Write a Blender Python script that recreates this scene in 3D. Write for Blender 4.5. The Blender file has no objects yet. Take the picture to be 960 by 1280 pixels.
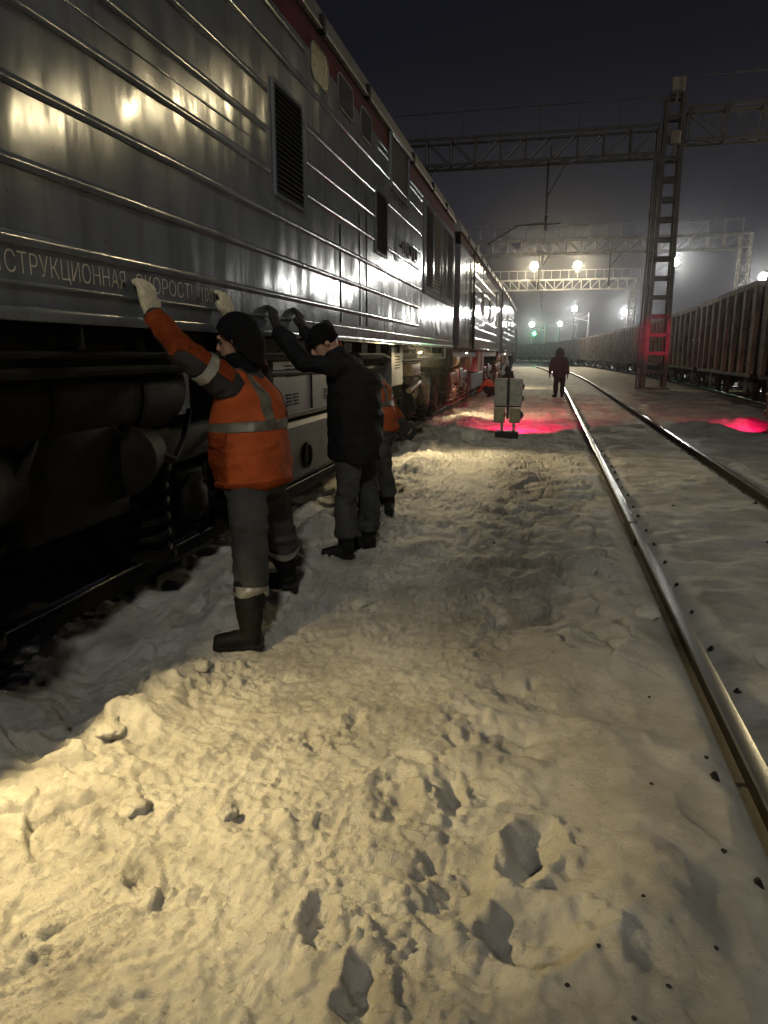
import bpy, bmesh, math, random
import numpy as np
from mathutils import Vector, Matrix, Quaternion

random.seed(7)
V = Vector
R = math.radians
SC = bpy.context.scene
COL = SC.collection

# ------------------------------------------------------------------ camera
CAM_H = 1.58
cd = bpy.data.cameras.new("camera")
cam = bpy.data.objects.new("camera", cd)
COL.objects.link(cam)
cd.sensor_fit = 'VERTICAL'
cd.sensor_height = 36.0
cd.lens = 887.0 / 1280.0 * 36.0
cd.clip_start = 0.05
cd.clip_end = 3000.0
cam.location = (0, 0, CAM_H)
cam.rotation_euler = (R(90 - 12.52), 0, R(12.66))
SC.camera = cam

# ------------------------------------------------------------------ night sky
world = bpy.data.worlds.new("World")
SC.world = world
world.use_nodes = True
wn, wl = world.node_tree.nodes, world.node_tree.links
bg = wn['Background']
tc = wn.new('ShaderNodeTexCoord')
sep = wn.new('ShaderNodeSeparateXYZ')
ramp = wn.new('ShaderNodeValToRGB')
wl.new(tc.outputs['Generated'], sep.inputs[0])
wl.new(sep.outputs['Z'], ramp.inputs[0])
cr = ramp.color_ramp
cr.elements[0].position = 0.0
cr.elements[0].color = (0.036, 0.032, 0.040, 1)
cr.elements[1].position = 0.62
cr.elements[1].color = (0.0040, 0.0043, 0.0072, 1)
e = cr.elements.new(0.12); e.color = (0.026, 0.025, 0.031, 1)
e = cr.elements.new(0.34); e.color = (0.0085, 0.0090, 0.0125, 1)
wl.new(ramp.outputs[0], bg.inputs[0])
bg.inputs[1].default_value = 0.85

SC.view_settings.view_transform = 'Standard'
SC.view_settings.look = 'None'
SC.view_settings.gamma = 1
SC.view_settings.exposure = 0.0
SC.view_settings.use_curve_mapping = False
SC.render.engine = 'CYCLES'
SC.cycles.use_denoising = True
SC.cycles.max_bounces = 5
SC.cycles.diffuse_bounces = 3
SC.cycles.glossy_bounces = 3
SC.cycles.volume_bounces = 0
SC.cycles.sample_clamp_indirect = 4.0

# light powers (W)
P_FLOOD = 5500
P_STEP = 270
P_RED = 420


# ------------------------------------------------------------------ noise
def _h(ix, iy, iz):
    n = (ix.astype(np.uint32) * np.uint32(374761393) + iy.astype(np.uint32) * np.uint32(668265263)
         + iz.astype(np.uint32) * np.uint32(2246822519))
    n = (n ^ (n >> np.uint32(13))) * np.uint32(1274126177)
    n = n ^ (n >> np.uint32(16))
    return (n & np.uint32(0xFFFFFF)).astype(np.float64) / 16777215.0


def n3(p, s=0):
    p = np.asarray(p, float)
    i = np.floor(p).astype(np.int64)
    f = p - i
    f = f * f * f * (f * (f * 6 - 15) + 10)
    out = 0
    for dx in (0, 1):
        wx = f[:, 0] if dx else 1 - f[:, 0]
        for dy in (0, 1):
            wy = f[:, 1] if dy else 1 - f[:, 1]
            for dz in (0, 1):
                wz = f[:, 2] if dz else 1 - f[:, 2]
                out = out + wx * wy * wz * _h(i[:, 0] + dx + s * 57, i[:, 1] + dy + s * 131, i[:, 2] + dz)
    return out * 2 - 1


def n2(x, y, s=0):
    ix = np.floor(x).astype(np.int64); iy = np.floor(y).astype(np.int64)
    fx = x - ix; fy = y - iy
    fx = fx * fx * fx * (fx * (fx * 6 - 15) + 10); fy = fy * fy * fy * (fy * (fy * 6 - 15) + 10)
    z = np.full_like(ix, s * 17 + 3)
    a = _h(ix, iy, z); b = _h(ix + 1, iy, z); c = _h(ix, iy + 1, z); d = _h(ix + 1, iy + 1, z)
    return ((a + (b - a) * fx) * (1 - fy) + (c + (d - c) * fx) * fy) * 2 - 1


def fbm(x, y, o=4, s=0, g=0.5):
    t = 0; a = 1.0
    for k in range(o):
        t = t + a * n2(x, y, s + k)
        x, y = x * 1.9 * 0.8 - y * 1.9 * 0.6, x * 1.9 * 0.6 + y * 1.9 * 0.8
        a *= g
    return t


def cells(x, y, s=0):
    """nearest jittered cell point: distance to nearest, gap to the second nearest, cell value, offset vector"""
    ix = np.floor(x).astype(np.int64); iy = np.floor(y).astype(np.int64)
    f1 = np.full(x.shape, 9.0); f2 = np.full(x.shape, 9.0); val = np.zeros(x.shape)
    ox = np.zeros(x.shape); oy = np.zeros(x.shape)
    for dx in (-1, 0, 1):
        for dy in (-1, 0, 1):
            cx_, cy_ = ix + dx, iy + dy
            z = np.full_like(ix, s)
            px = cx_ + _h(cx_, cy_, z); py = cy_ + _h(cx_, cy_, z + 1)
            d = np.hypot(px - x, py - y)
            near = d < f1
            f2 = np.where(near, f1, np.minimum(f2, d))
            val = np.where(near, _h(cx_, cy_, z + 2), val)
            ox = np.where(near, x - px, ox); oy = np.where(near, y - py, oy)
            f1 = np.where(near, d, f1)
    return f1, f2 - f1, val, ox, oy


def curve(y):
    """sideways shift of the tracks, which bend to the left far ahead"""
    return 0.0 if y < 40 else -(y - 40.0) ** 2 / 1230.0


# ------------------------------------------------------------------ materials
def mat(name, col, rough=0.6, metal=0.0, spec=0.5, vary=0.25, scale=6.0, bump=0.0, bscale=40.0,
        col2=None, emit=None, estr=0.0, stretch=(1, 1, 1)):
    m = bpy.data.materials.new(name)
    m.use_nodes = True
    nt = m.node_tree; n, l = nt.nodes, nt.links
    b = n['Principled BSDF']
    b.inputs['Roughness'].default_value = rough
    b.inputs['Metallic'].default_value = metal
    b.inputs['Specular IOR Level'].default_value = spec
    if emit:
        b.inputs['Base Color'].default_value = (*col, 1)
        b.inputs['Emission Color'].default_value = (*emit, 1)
        b.inputs['Emission Strength'].default_value = estr
        return m
    t = n.new('ShaderNodeTexCoord'); mp = n.new('ShaderNodeMapping')
    mp.inputs['Scale'].default_value = stretch
    l.new(t.outputs['Object'], mp.inputs[0])
    nz = n.new('ShaderNodeTexNoise'); nz.inputs['Scale'].default_value = scale; nz.inputs['Detail'].default_value = 6
    nz.inputs['Roughness'].default_value = 0.65
    l.new(mp.outputs[0], nz.inputs[0])
    rp = n.new('ShaderNodeValToRGB')
    c2 = col2 if col2 else tuple(c * (1 - vary) for c in col)
    c1 = col if col2 else tuple(min(1, c * (1 + vary)) for c in col)
    rp.color_ramp.elements[0].position = 0.35; rp.color_ramp.elements[0].color = (*c2, 1)
    rp.color_ramp.elements[1].position = 0.65; rp.color_ramp.elements[1].color = (*c1, 1)
    l.new(nz.outputs[0], rp.inputs[0]); l.new(rp.outputs[0], b.inputs['Base Color'])
    if bump:
        nb = n.new('ShaderNodeTexNoise'); nb.inputs['Scale'].default_value = bscale; nb.inputs['Detail'].default_value = 5
        l.new(mp.outputs[0], nb.inputs[0])
        bp = n.new('ShaderNodeBump'); bp.inputs['Strength'].default_value = bump; bp.inputs['Distance'].default_value = 0.02
        l.new(nb.outputs[0], bp.inputs['Height']); l.new(bp.outputs[0], b.inputs['Normal'])
    return m


def snow_material():
    m = bpy.data.materials.new("trodden_snow"); m.use_nodes = True
    nt = m.node_tree; n, l = nt.nodes, nt.links
    b = n['Principled BSDF']
    b.inputs['Roughness'].default_value = 0.62
    b.inputs['Specular IOR Level'].default_value = 0.35
    t = n.new('ShaderNodeTexCoord')
    nz = n.new('ShaderNodeTexNoise'); nz.inputs['Scale'].default_value = 1.6; nz.inputs['Detail'].default_value = 8
    nz.inputs['Roughness'].default_value = 0.7
    l.new(t.outputs['Object'], nz.inputs[0])
    rp = n.new('ShaderNodeValToRGB')
    rp.color_ramp.elements[0].position = 0.32; rp.color_ramp.elements[0].color = (0.36, 0.345, 0.32, 1)
    rp.color_ramp.elements[1].position = 0.60; rp.color_ramp.elements[1].color = (0.68, 0.67, 0.64, 1)
    l.new(nz.outputs[0], rp.inputs[0])
    # specks of soot and ballast
    vz = n.new('ShaderNodeTexNoise'); vz.inputs['Scale'].default_value = 55; vz.inputs['Detail'].default_value = 2
    l.new(t.outputs['Object'], vz.inputs[0])
    r2 = n.new('ShaderNodeValToRGB')
    r2.color_ramp.elements[0].position = 0.70; r2.color_ramp.elements[0].color = (0, 0, 0, 1)
    r2.color_ramp.elements[1].position = 0.76; r2.color_ramp.elements[1].color = (1, 1, 1, 1)
    l.new(vz.outputs[0], r2.inputs[0])
    mx = n.new('ShaderNodeMix'); mx.data_type = 'RGBA'
    mul = n.new('ShaderNodeMath'); mul.operation = 'MULTIPLY'; mul.inputs[1].default_value = 0.55
    l.new(r2.outputs[0], mul.inputs[0]); l.new(mul.outputs[0], mx.inputs[0])
    l.new(rp.outputs[0], mx.inputs[6]); mx.inputs[7].default_value = (0.16, 0.15, 0.14, 1)
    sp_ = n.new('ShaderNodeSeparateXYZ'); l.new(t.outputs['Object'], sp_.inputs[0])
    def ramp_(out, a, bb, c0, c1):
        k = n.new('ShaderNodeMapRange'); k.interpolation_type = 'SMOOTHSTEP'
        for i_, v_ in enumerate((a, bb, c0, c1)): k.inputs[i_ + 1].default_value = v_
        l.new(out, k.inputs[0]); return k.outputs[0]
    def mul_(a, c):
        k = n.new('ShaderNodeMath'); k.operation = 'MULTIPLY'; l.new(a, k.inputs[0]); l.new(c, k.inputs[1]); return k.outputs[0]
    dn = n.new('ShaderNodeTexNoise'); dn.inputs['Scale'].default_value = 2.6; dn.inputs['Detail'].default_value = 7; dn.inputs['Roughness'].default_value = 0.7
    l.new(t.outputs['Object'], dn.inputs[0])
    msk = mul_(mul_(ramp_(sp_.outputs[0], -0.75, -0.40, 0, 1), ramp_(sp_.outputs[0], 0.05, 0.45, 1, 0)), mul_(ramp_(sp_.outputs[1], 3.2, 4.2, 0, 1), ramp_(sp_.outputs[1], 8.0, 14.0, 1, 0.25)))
    trod_shade = mul_(msk, ramp_(dn.outputs[0], 0.36, 0.58, 0.15, 0.72))  # trampled band, with the shadow streak across the path painted into its colour
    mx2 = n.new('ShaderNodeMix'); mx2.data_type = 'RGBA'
    l.new(trod_shade, mx2.inputs[0]); l.new(mx.outputs[2], mx2.inputs[6]); mx2.inputs[7].default_value = (0.20, 0.185, 0.165, 1)
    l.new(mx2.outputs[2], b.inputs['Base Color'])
    prev = None
    for sc_, det, rg, st, dist in ((18, 7, 0.65, 0.75, 0.035), (62, 8, 0.75, 0.9, 0.020), (190, 3, 0.7, 0.8, 0.009)):
        z = n.new('ShaderNodeTexNoise'); z.inputs['Scale'].default_value = sc_; z.inputs['Detail'].default_value = det
        z.inputs['Roughness'].default_value = rg
        l.new(t.outputs['Object'], z.inputs[0])
        bp = n.new('ShaderNodeBump'); bp.inputs['Strength'].default_value = st; bp.inputs['Distance'].default_value = dist
        l.new(z.outputs[0], bp.inputs['Height'])
        if prev: l.new(prev.outputs[0], bp.inputs['Normal'])
        prev = bp
    l.new(prev.outputs[0], b.inputs['Normal'])
    return m


def side_material(name, base=(0.155, 0.170, 0.195), patches=True, r0=0.11, r1=0.20):
    """worn grey locomotive paint: dents in the sheet, grime streaks, faded red remains of old paint"""
    m = bpy.data.materials.new(name); m.use_nodes = True
    nt = m.node_tree; n, l = nt.nodes, nt.links
    b = n['Principled BSDF']
    b.inputs['Metallic'].default_value = 0.08
    b.inputs['Specular IOR Level'].default_value = 0.42
    b.inputs['Roughness'].default_value = 0.27
    t = n.new('ShaderNodeTexCoord')
    def noise(scale, det, stretch):
        mp = n.new('ShaderNodeMapping'); mp.inputs['Scale'].default_value = stretch
        l.new(t.outputs['Object'], mp.inputs[0])
        z = n.new('ShaderNodeTexNoise'); z.inputs['Scale'].default_value = scale; z.inputs['Detail'].default_value = det
        z.inputs['Roughness'].default_value = 0.62
        l.new(mp.outputs[0], z.inputs[0]); return z
    def rmp(src, p0, c0, p1, c1):
        r = n.new('ShaderNodeValToRGB')
        r.color_ramp.elements[0].position = p0; r.color_ramp.elements[0].color = (*c0, 1)
        r.color_ramp.elements[1].position = p1; r.color_ramp.elements[1].color = (*c1, 1)
        l.new(src.outputs[0], r.inputs[0]); return r
    def mix(fac, a, c):
        x = n.new('ShaderNodeMix'); x.data_type = 'RGBA'
        l.new(fac, x.inputs[0]); l.new(a, x.inputs[6])
        if isinstance(c, tuple): x.inputs[7].default_value = (*c, 1)
        else: l.new(c, x.inputs[7])
        return x.outputs[2]
    big = rmp(noise(1.3, 5, (1, 1, 1)), 0.3, tuple(c * 0.72 for c in base), 0.7, tuple(c * 1.18 for c in base))
    col = big.outputs[0]
    streak = rmp(noise(2.2, 6, (1, 4.5, 0.22)), 0.52, (0, 0, 0), 0.72, (0.55, 0.55, 0.55))
    col = mix(streak.outputs[0], col, tuple(c * 0.42 for c in base))
    sep = n.new('ShaderNodeSeparateXYZ'); l.new(t.outputs['Object'], sep.inputs[0])
    def rng(out, a, bb, soft):
        """1 between a and bb"""
        x = n.new('ShaderNodeMapRange'); x.inputs[1].default_value = a - soft; x.inputs[2].default_value = a + soft
        l.new(out, x.inputs[0])
        y = n.new('ShaderNodeMapRange'); y.inputs[1].default_value = bb - soft; y.inputs[2].default_value = bb + soft
        y.inputs[3].default_value = 1; y.inputs[4].default_value = 0
        l.new(out, y.inputs[0])
        k = n.new('ShaderNodeMath'); k.operation = 'MULTIPLY'
        l.new(x.outputs[0], k.inputs[0]); l.new(y.outputs[0], k.inputs[1]); return k.outputs[0]
    def mul(a, bb):
        k = n.new('ShaderNodeMath'); k.operation = 'MULTIPLY'; l.new(a, k.inputs[0]); l.new(bb, k.inputs[1]); return k.outputs[0]
    if patches:
        # faded red paint behind the first louvre
        pk = mul(rng(sep.outputs[1], 6.3, 7.9, 0.12), rng(sep.outputs[2], 2.98, 3.56, 0.06))
        pn = rmp(noise(5, 4, (1, 1.6, 0.5)), 0.40, (0, 0, 0), 0.62, (0.62, 0.62, 0.62))
        col = mix(mul(pk, pn.outputs[0]), col, (0.30, 0.13, 0.13))
        # oil runs
        st = mul(rng(sep.outputs[1], 7.7, 8.7, 0.1), rng(sep.outputs[2], 1.7, 3.4, 0.25))
        sn = rmp(noise(3.2, 3, (1, 4.5, 0.12)), 0.47, (0, 0, 0), 0.54, (0.9, 0.9, 0.9))
        col = mix(mul(st, sn.outputs[0]), col, (0.022, 0.022, 0.025))
    sp = rmp(noise(24, 3, (1, 1, 1)), 0.70, (0, 0, 0), 0.74, (0.8, 0.8, 0.8))
    col = mix(sp.outputs[0], col, (0.06, 0.055, 0.05))
    l.new(col, b.inputs['Base Color'])
    rr = rmp(noise(3.0, 6, (1, 2.2, 0.5)), 0.3, (r0,) * 3, 0.75, (r1,) * 3)
    l.new(rr.outputs[0], b.inputs['Roughness'])
    bz = noise(1.9, 2.5, (1, 2.2, 0.7))
    bp = n.new('ShaderNodeBump'); bp.inputs['Strength'].default_value = 0.10; bp.inputs['Distance'].default_value = 0.03
    l.new(bz.outputs[0], bp.inputs['Height']); l.new(bp.outputs[0], b.inputs['Normal'])
    return m


M = {}
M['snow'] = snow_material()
M['side'] = side_material('loco_paint')
M['side_far'] = side_material('loco_paint_plain', patches=False, r0=0.06, r1=0.13)
M['red_band'] = mat('red_paint', (0.080, 0.011, 0.019), 0.8, 0.0, spec=0.1, vary=0.35, scale=4)
M['roof'] = mat('roof_paint', (0.16, 0.16, 0.165), 0.5, 0.3)
M['black'] = mat('grimy_black', (0.010, 0.0095, 0.009), 0.7, 0.0, spec=0.15, vary=0.5)
M['void'] = mat('dark_interior', (0.006, 0.006, 0.006), 0.9)
M['bogie'] = mat('greasy_steel', (0.0065, 0.0058, 0.005), 0.7, 0.0, spec=0.12, vary=0.5, bump=0.1, bscale=30)
M['bogie_tan'] = mat('dusty_steel', (0.21, 0.165, 0.11), 0.5, 0.25, vary=0.4, bump=0.2)
M['bogie_red'] = mat('dark_red_oxide', (0.06, 0.022, 0.022), 0.4, 0.4, vary=0.4)
M['tank'] = mat('grey_tank_paint', (0.050, 0.050, 0.050), 0.6, 0.05, vary=0.4, scale=3)
M['box'] = mat('grey_box_paint', (0.085, 0.088, 0.092), 0.5, 0.1, vary=0.3, scale=4)
M['letter'] = mat('faded_white_letters', (0.74, 0.70, 0.58), 0.7, vary=0.3, scale=14, col2=(0.42, 0.40, 0.36))
M['glass'] = mat('dusty_glass', (0.05, 0.055, 0.055), 0.12, 0.0, 0.8)
M['glass_green'] = mat('yellowed_glass', (0.085, 0.088, 0.025), 0.25, 0.0, 0.5, vary=0.7, scale=14)
M['rail_top'] = mat('worn_rail_head', (0.33, 0.33, 0.33), 0.27, 0.9, vary=0.2, scale=3, stretch=(1, 0.2, 1))
M['rail_web'] = mat('rusty_rail', (0.018, 0.015, 0.013), 0.7, 0.1, spec=0.2, vary=0.4, scale=12)
M['clip'] = mat('frosted_black_iron', (0.016, 0.015, 0.014), 0.6, 0.3)
M['lattice'] = mat('galvanised_lattice', (0.50, 0.49, 0.46), 0.55, 0.25, vary=0.3, scale=2)
M['lattice_dark'] = mat('weathered_lattice', (0.10, 0.094, 0.088), 0.7, 0.25, vary=0.35, scale=2)
M['wagon'] = mat('rusty_wagon', (0.060, 0.052, 0.046), 0.8, 0.0, spec=0.2, scale=2.2, col2=(0.022, 0.019, 0.017), stretch=(1, 1, 0.35))
M['wagon_pale'] = mat('pale_wagon_rim', (0.42, 0.37, 0.32), 0.7, 0.0, spec=0.2, scale=3, col2=(0.13, 0.11, 0.095), stretch=(1, 1, 0.4))
M['wagon_dark'] = mat('dark_wagon', (0.050, 0.046, 0.044), 0.6, 0.2, vary=0.4)
M['sig'] = mat('pale_signal_paint', (0.34, 0.34, 0.30), 0.5, 0.1, vary=0.25, scale=9)
M['sig_tan'] = mat('yellowed_signal_paint', (0.33, 0.30, 0.20), 0.5, 0.1, vary=0.25, scale=9)
M['sig_black'] = mat('signal_black', (0.014, 0.014, 0.014), 0.5)
M['wire'] = mat('wire', (0.05, 0.05, 0.05), 0.5, 0.4)
M['lamp_warm'] = mat('lamp_glass_warm', (1, 0.9, 0.6), emit=(1.0, 0.80, 0.42), estr=260)
M['lamp_cool'] = mat('lamp_glass_cool', (1, 1, 0.95), emit=(1.0, 0.98, 0.86), estr=330)
M['lamp_green'] = mat('lamp_glass_green', (0.2, 1, 0.4), emit=(0.05, 1.0, 0.22), estr=90)
M['lamp_red'] = mat('lamp_glass_red', (1, 0.05, 0.1), emit=(1.0, 0.01, 0.10), estr=25)
M['skin'] = mat('skin', (0.42, 0.235, 0.165), 0.5, vary=0.12, scale=20)
M['orange'] = mat('orange_workwear', (0.34, 0.068, 0.018), 0.8, spec=0.2, vary=0.32, scale=5, bump=0.9, bscale=7)
M['grey_cloth'] = mat('dark_grey_workwear', (0.036, 0.036, 0.038), 0.9, spec=0.2, vary=0.25, bump=0.15, bscale=120)
M['trouser'] = mat('grey_trousers', (0.046, 0.047, 0.046), 0.9, spec=0.2, vary=0.3, scale=5, bump=0.9, bscale=9)
M['black_cloth'] = mat('black_jacket', (0.010, 0.010, 0.012), 0.8, spec=0.2, vary=0.3, bump=0.9, bscale=7)
M['knit'] = mat('black_knit', (0.008, 0.008, 0.009), 0.95, spec=0.1, bump=0.3, bscale=180)
M['reflect'] = mat('reflective_tape', (0.50, 0.50, 0.46), 0.35, 0.15, vary=0.15, scale=14)
M['reflect_old'] = mat('soiled_reflective_tape', (0.23, 0.215, 0.175), 0.45, 0.15, vary=0.35, scale=16)
M['boot'] = mat('black_boot', (0.008, 0.008, 0.008), 0.7, spec=0.2, vary=0.4)
M['glove'] = mat('cream_work_glove', (0.58, 0.52, 0.38), 0.9, vary=0.22, scale=30, bump=0.4, bscale=200)
M['glove_dark'] = mat('black_glove', (0.014, 0.014, 0.014), 0.8, bump=0.3, bscale=150)
M['maroon'] = mat('dark_maroon_coat', (0.022, 0.012, 0.014), 0.85, spec=0.15, vary=0.3)
M['rust_cloth'] = mat('rust_orange_cloth', (0.36, 0.12, 0.06), 0.8, vary=0.2)
M['eye'] = mat('eye', (0.02, 0.015, 0.012), 0.2)


# ------------------------------------------------------------------ mesh building
class MB:
    def __init__(s):
        s.v = []; s.f = []; s.mi = []; s.k = 0
    def add(s, vs, fs):
        o = len(s.v)
        s.v += [tuple(p) for p in vs]
        s.f += [tuple(o + i for i in q) for q in fs]
        s.mi += [s.k] * len(fs)
        return s
    def box(s, lo, hi):
        (a, b, c), (d, e_, f) = lo, hi
        return s.add([(a, b, c), (d, b, c), (d, e_, c), (a, e_, c), (a, b, f), (d, b, f), (d, e_, f), (a, e_, f)],
                     [(3, 2, 1, 0), (4, 5, 6, 7), (0, 1, 5, 4), (1, 2, 6, 5), (2, 3, 7, 6), (3, 0, 4, 7)])
    def bbox(s, lo, hi, r=0.01):
        """box with chamfered edges"""
        bm = bmesh.new()
        c = [(lo[i] + hi[i]) / 2 for i in range(3)]
        d = [abs(hi[i] - lo[i]) for i in range(3)]
        bmesh.ops.create_cube(bm, size=1)
        for w in bm.verts: w.co = V((c[0] + w.co.x * d[0], c[1] + w.co.y * d[1], c[2] + w.co.z * d[2]))
        bmesh.ops.bevel(bm, geom=bm.edges[:], offset=min(r, min(d) * 0.45), segments=2, affect='EDGES', profile=0.5)
        bm.verts.index_update()
        s.add([w.co[:] for w in bm.verts], [[w.index for w in q.verts] for q in bm.faces]); bm.free(); return s
    def bar(s, p, q, w, h=None, up=(0, 0, 1)):
        """rectangular bar from p to q"""
        p, q = V(p), V(q); h = w if h is None else h
        t = (q - p).normalized(); u = V(up)
        if abs(t.dot(u)) > 0.98: u = V((0, 1, 0)) if abs(t.y) < 0.9 else V((1, 0, 0))
        a = t.cross(u).normalized() * w / 2; b = a.cross(t).normalized() * h / 2
        vs = [p - a - b, p + a - b, p + a + b, p - a + b, q - a - b, q + a - b, q + a + b, q - a + b]
        return s.add(vs, [(3, 2, 1, 0), (4, 5, 6, 7), (0, 1, 5, 4), (1, 2, 6, 5), (2, 3, 7, 6), (3, 0, 4, 7)])
    def cyl(s, p, q, r, r2=None, n=16, cap=True):
        p, q = V(p), V(q); r2 = r if r2 is None else r2
        t = (q - p).normalized(); u = V((0, 0, 1)) if abs(t.z) < 0.9 else V((1, 0, 0))
        a = t.cross(u).normalized(); b = t.cross(a)
        vs = []
        for c, rr in ((p, r), (q, r2)):
            for i in range(n):
                g = 2 * math.pi * i / n
                vs.append(c + a * math.cos(g) * rr + b * math.sin(g) * rr)
        fs = [(i, (i + 1) % n, n + (i + 1) % n, n + i) for i in range(n)]
        if cap: fs += [tuple(range(n - 1, -1, -1)), tuple(range(n, 2 * n))]
        return s.add(vs, fs)
    def tube(s, pts, r, n=8, closed=False):
        pts = [V(p) for p in pts]
        vs = []; m = len(pts); pa = None
        for i, p in enumerate(pts):
            t = (pts[min(i + 1, m - 1)] - pts[max(i - 1, 0)]).normalized()
            if pa is None:
                u = V((0, 0, 1)) if abs(t.z) < 0.9 else V((1, 0, 0)); a = t.cross(u).normalized()
            else: a = (pa - t * pa.dot(t)).normalized()
            pa = a; b = t.cross(a)
            rr = r[i] if isinstance(r, (list, tuple)) else r
            vs += [p + a * math.cos(2 * math.pi * k / n) * rr + b * math.sin(2 * math.pi * k / n) * rr for k in range(n)]
        fs = [(i * n + k, i * n + (k + 1) % n, (i + 1) * n + (k + 1) % n, (i + 1) * n + k) for i in range(m - 1) for k in range(n)]
        fs += [tuple(range(n - 1, -1, -1)), tuple(range((m - 1) * n, m * n))]
        return s.add(vs, fs)
    def lathe(s, c, axis, prof, n=24):
        """prof: (distance along axis, radius)"""
        c = V(c); t = V(axis).normalized(); u = V((0, 0, 1)) if abs(t.z) < 0.9 else V((1, 0, 0))
        a = t.cross(u).normalized(); b = t.cross(a); vs = []
        for d, r in prof:
            vs += [c + t * d + a * math.cos(2 * math.pi * k / n) * r + b * math.sin(2 * math.pi * k / n) * r for k in range(n)]
        m = len(prof)
        fs = [(i * n + k, i * n + (k + 1) % n, (i + 1) * n + (k + 1) % n, (i + 1) * n + k) for i in range(m - 1) for k in range(n)]
        fs += [tuple(range(n - 1, -1, -1)), tuple(range((m - 1) * n, m * n))]
        return s.add(vs, fs)
    def ball(s, c, r, n=16, m=10, axes=None):
        c = V(c); r = (r, r, r) if isinstance(r, (int, float)) else r
        ax = axes or (V((1, 0, 0)), V((0, 1, 0)), V((0, 0, 1)))
        vs = [c - ax[2] * r[2]]
        for j in range(1, m):
            th = math.pi * j / m
            for i in range(n):
                g = 2 * math.pi * i / n
                vs.append(c + ax[0] * (r[0] * math.sin(th) * math.cos(g)) + ax[1] * (r[1] * math.sin(th) * math.sin(g)) - ax[2] * (r[2] * math.cos(th)))
        vs.append(c + ax[2] * r[2])
        fs = [(0, 1 + (i + 1) % n, 1 + i) for i in range(n)]
        for j in range(m - 2):
            o = 1 + j * n
            fs += [(o + i, o + (i + 1) % n, o + n + (i + 1) % n, o + n + i) for i in range(n)]
        o = 1 + (m - 2) * n; e_ = len(vs) - 1
        fs += [(o + i, o + (i + 1) % n, e_) for i in range(n)]
        return s.add(vs, fs)
    def chain(s, pts, rad, ref=(0, 1, 0), n=20, round_=0.7):
        """closed limb with elliptical sections; rad: r or (r along ref, r across)"""
        pts = [V(p) for p in pts]; rad = [(r, r) if isinstance(r, (int, float)) else r for r in rad]
        m = len(pts); secs = []; ref = V(ref)
        for i, p in enumerate(pts):
            t = (pts[min(i + 1, m - 1)] - pts[max(i - 1, 0)]).normalized()
            u = (ref - t * ref.dot(t))
            if u.length < 0.1: u = t.orthogonal()
            u.normalize(); w = t.cross(u)
            secs.append((p, t, u, w, rad[i]))
        full = []
        p, t, u, w, r = secs[0]; k = min(r) * round_
        for a in (80, 55, 28): full.append((p - t * k * math.sin(R(a)), u, w, (r[0] * math.cos(R(a)), r[1] * math.cos(R(a)))))
        for p, t, u, w, r in secs: full.append((p, u, w, r))
        p, t, u, w, r = secs[-1]; k = min(r) * round_
        for a in (28, 55, 80): full.append((p + t * k * math.sin(R(a)), u, w, (r[0] * math.cos(R(a)), r[1] * math.cos(R(a)))))
        vs = []
        for p, u, w, r in full:
            vs += [p + u * r[0] * math.cos(2 * math.pi * j / n) + w * r[1] * math.sin(2 * math.pi * j / n) for j in range(n)]
        m = len(full)
        fs = [(i * n + j, i * n + (j + 1) % n, (i + 1) * n + (j + 1) % n, (i + 1) * n + j) for i in range(m - 1) for j in range(n)]
        fs += [tuple(range(n - 1, -1, -1)), tuple(range((m - 1) * n, m * n))]
        return s.add(vs, fs)
    def mesh(s, name, off=(0, 0, 0)):
        me = bpy.data.meshes.new(name)
        o = V(off)
        me.from_pydata([(p[0] - o.x, p[1] - o.y, p[2] - o.z) for p in s.v], [], s.f)
        if any(s.mi): me.polygons.foreach_set('material_index', s.mi)
        me.update()
        return me
    def build(s, name, mats, parent=None, smooth=False, off=None, fix=True):
        if off is None: off = world_loc(parent) if parent else (0, 0, 0)
        me = s.mesh(name, off)
        if fix:
            bm = bmesh.new(); bm.from_mesh(me); bmesh.ops.recalc_face_normals(bm, faces=bm.faces[:]); bm.to_mesh(me); bm.free()
        return link(name, me, mats, parent, smooth)


def world_loc(o):
    p = V((0, 0, 0))
    while o: p += o.location; o = o.parent
    return p


def link(name, me, mats, parent=None, smooth=False, loc=None):
    o = bpy.data.objects.new(name, me); COL.objects.link(o)
    for m in (mats if isinstance(mats, (list, tuple)) else [mats]): me.materials.append(m)
    if smooth == 'auto':
        me.polygons.foreach_set('use_smooth', [True] * len(me.polygons))
        me.set_sharp_from_angle(angle=R(38))
    elif smooth: me.polygons.foreach_set('use_smooth', [True] * len(me.polygons))
    if parent: o.parent = parent
    if loc: o.location = loc
    return o


def tag(o, label, cat, group=None, kind=None):
    o['label'] = label; o['category'] = cat
    if group: o['group'] = group
    if kind: o['kind'] = kind
    return o


def thing(name, label, cat, loc=(0, 0, 0), group=None):
    o = bpy.data.objects.new(name, None); COL.objects.link(o)
    o.location = loc; o.empty_display_size = 0.2
    return tag(o, label, cat, group)


def struct(name, mb, m, smooth=False):
    o = mb.build(name, m, smooth=smooth, fix=False); o['kind'] = 'structure'; return o


def copy_tree(o, parent=None):
    c = o.copy(); COL.objects.link(c); c.parent = parent
    for ch in list(o.children): copy_tree(ch, c)
    return c


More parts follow.
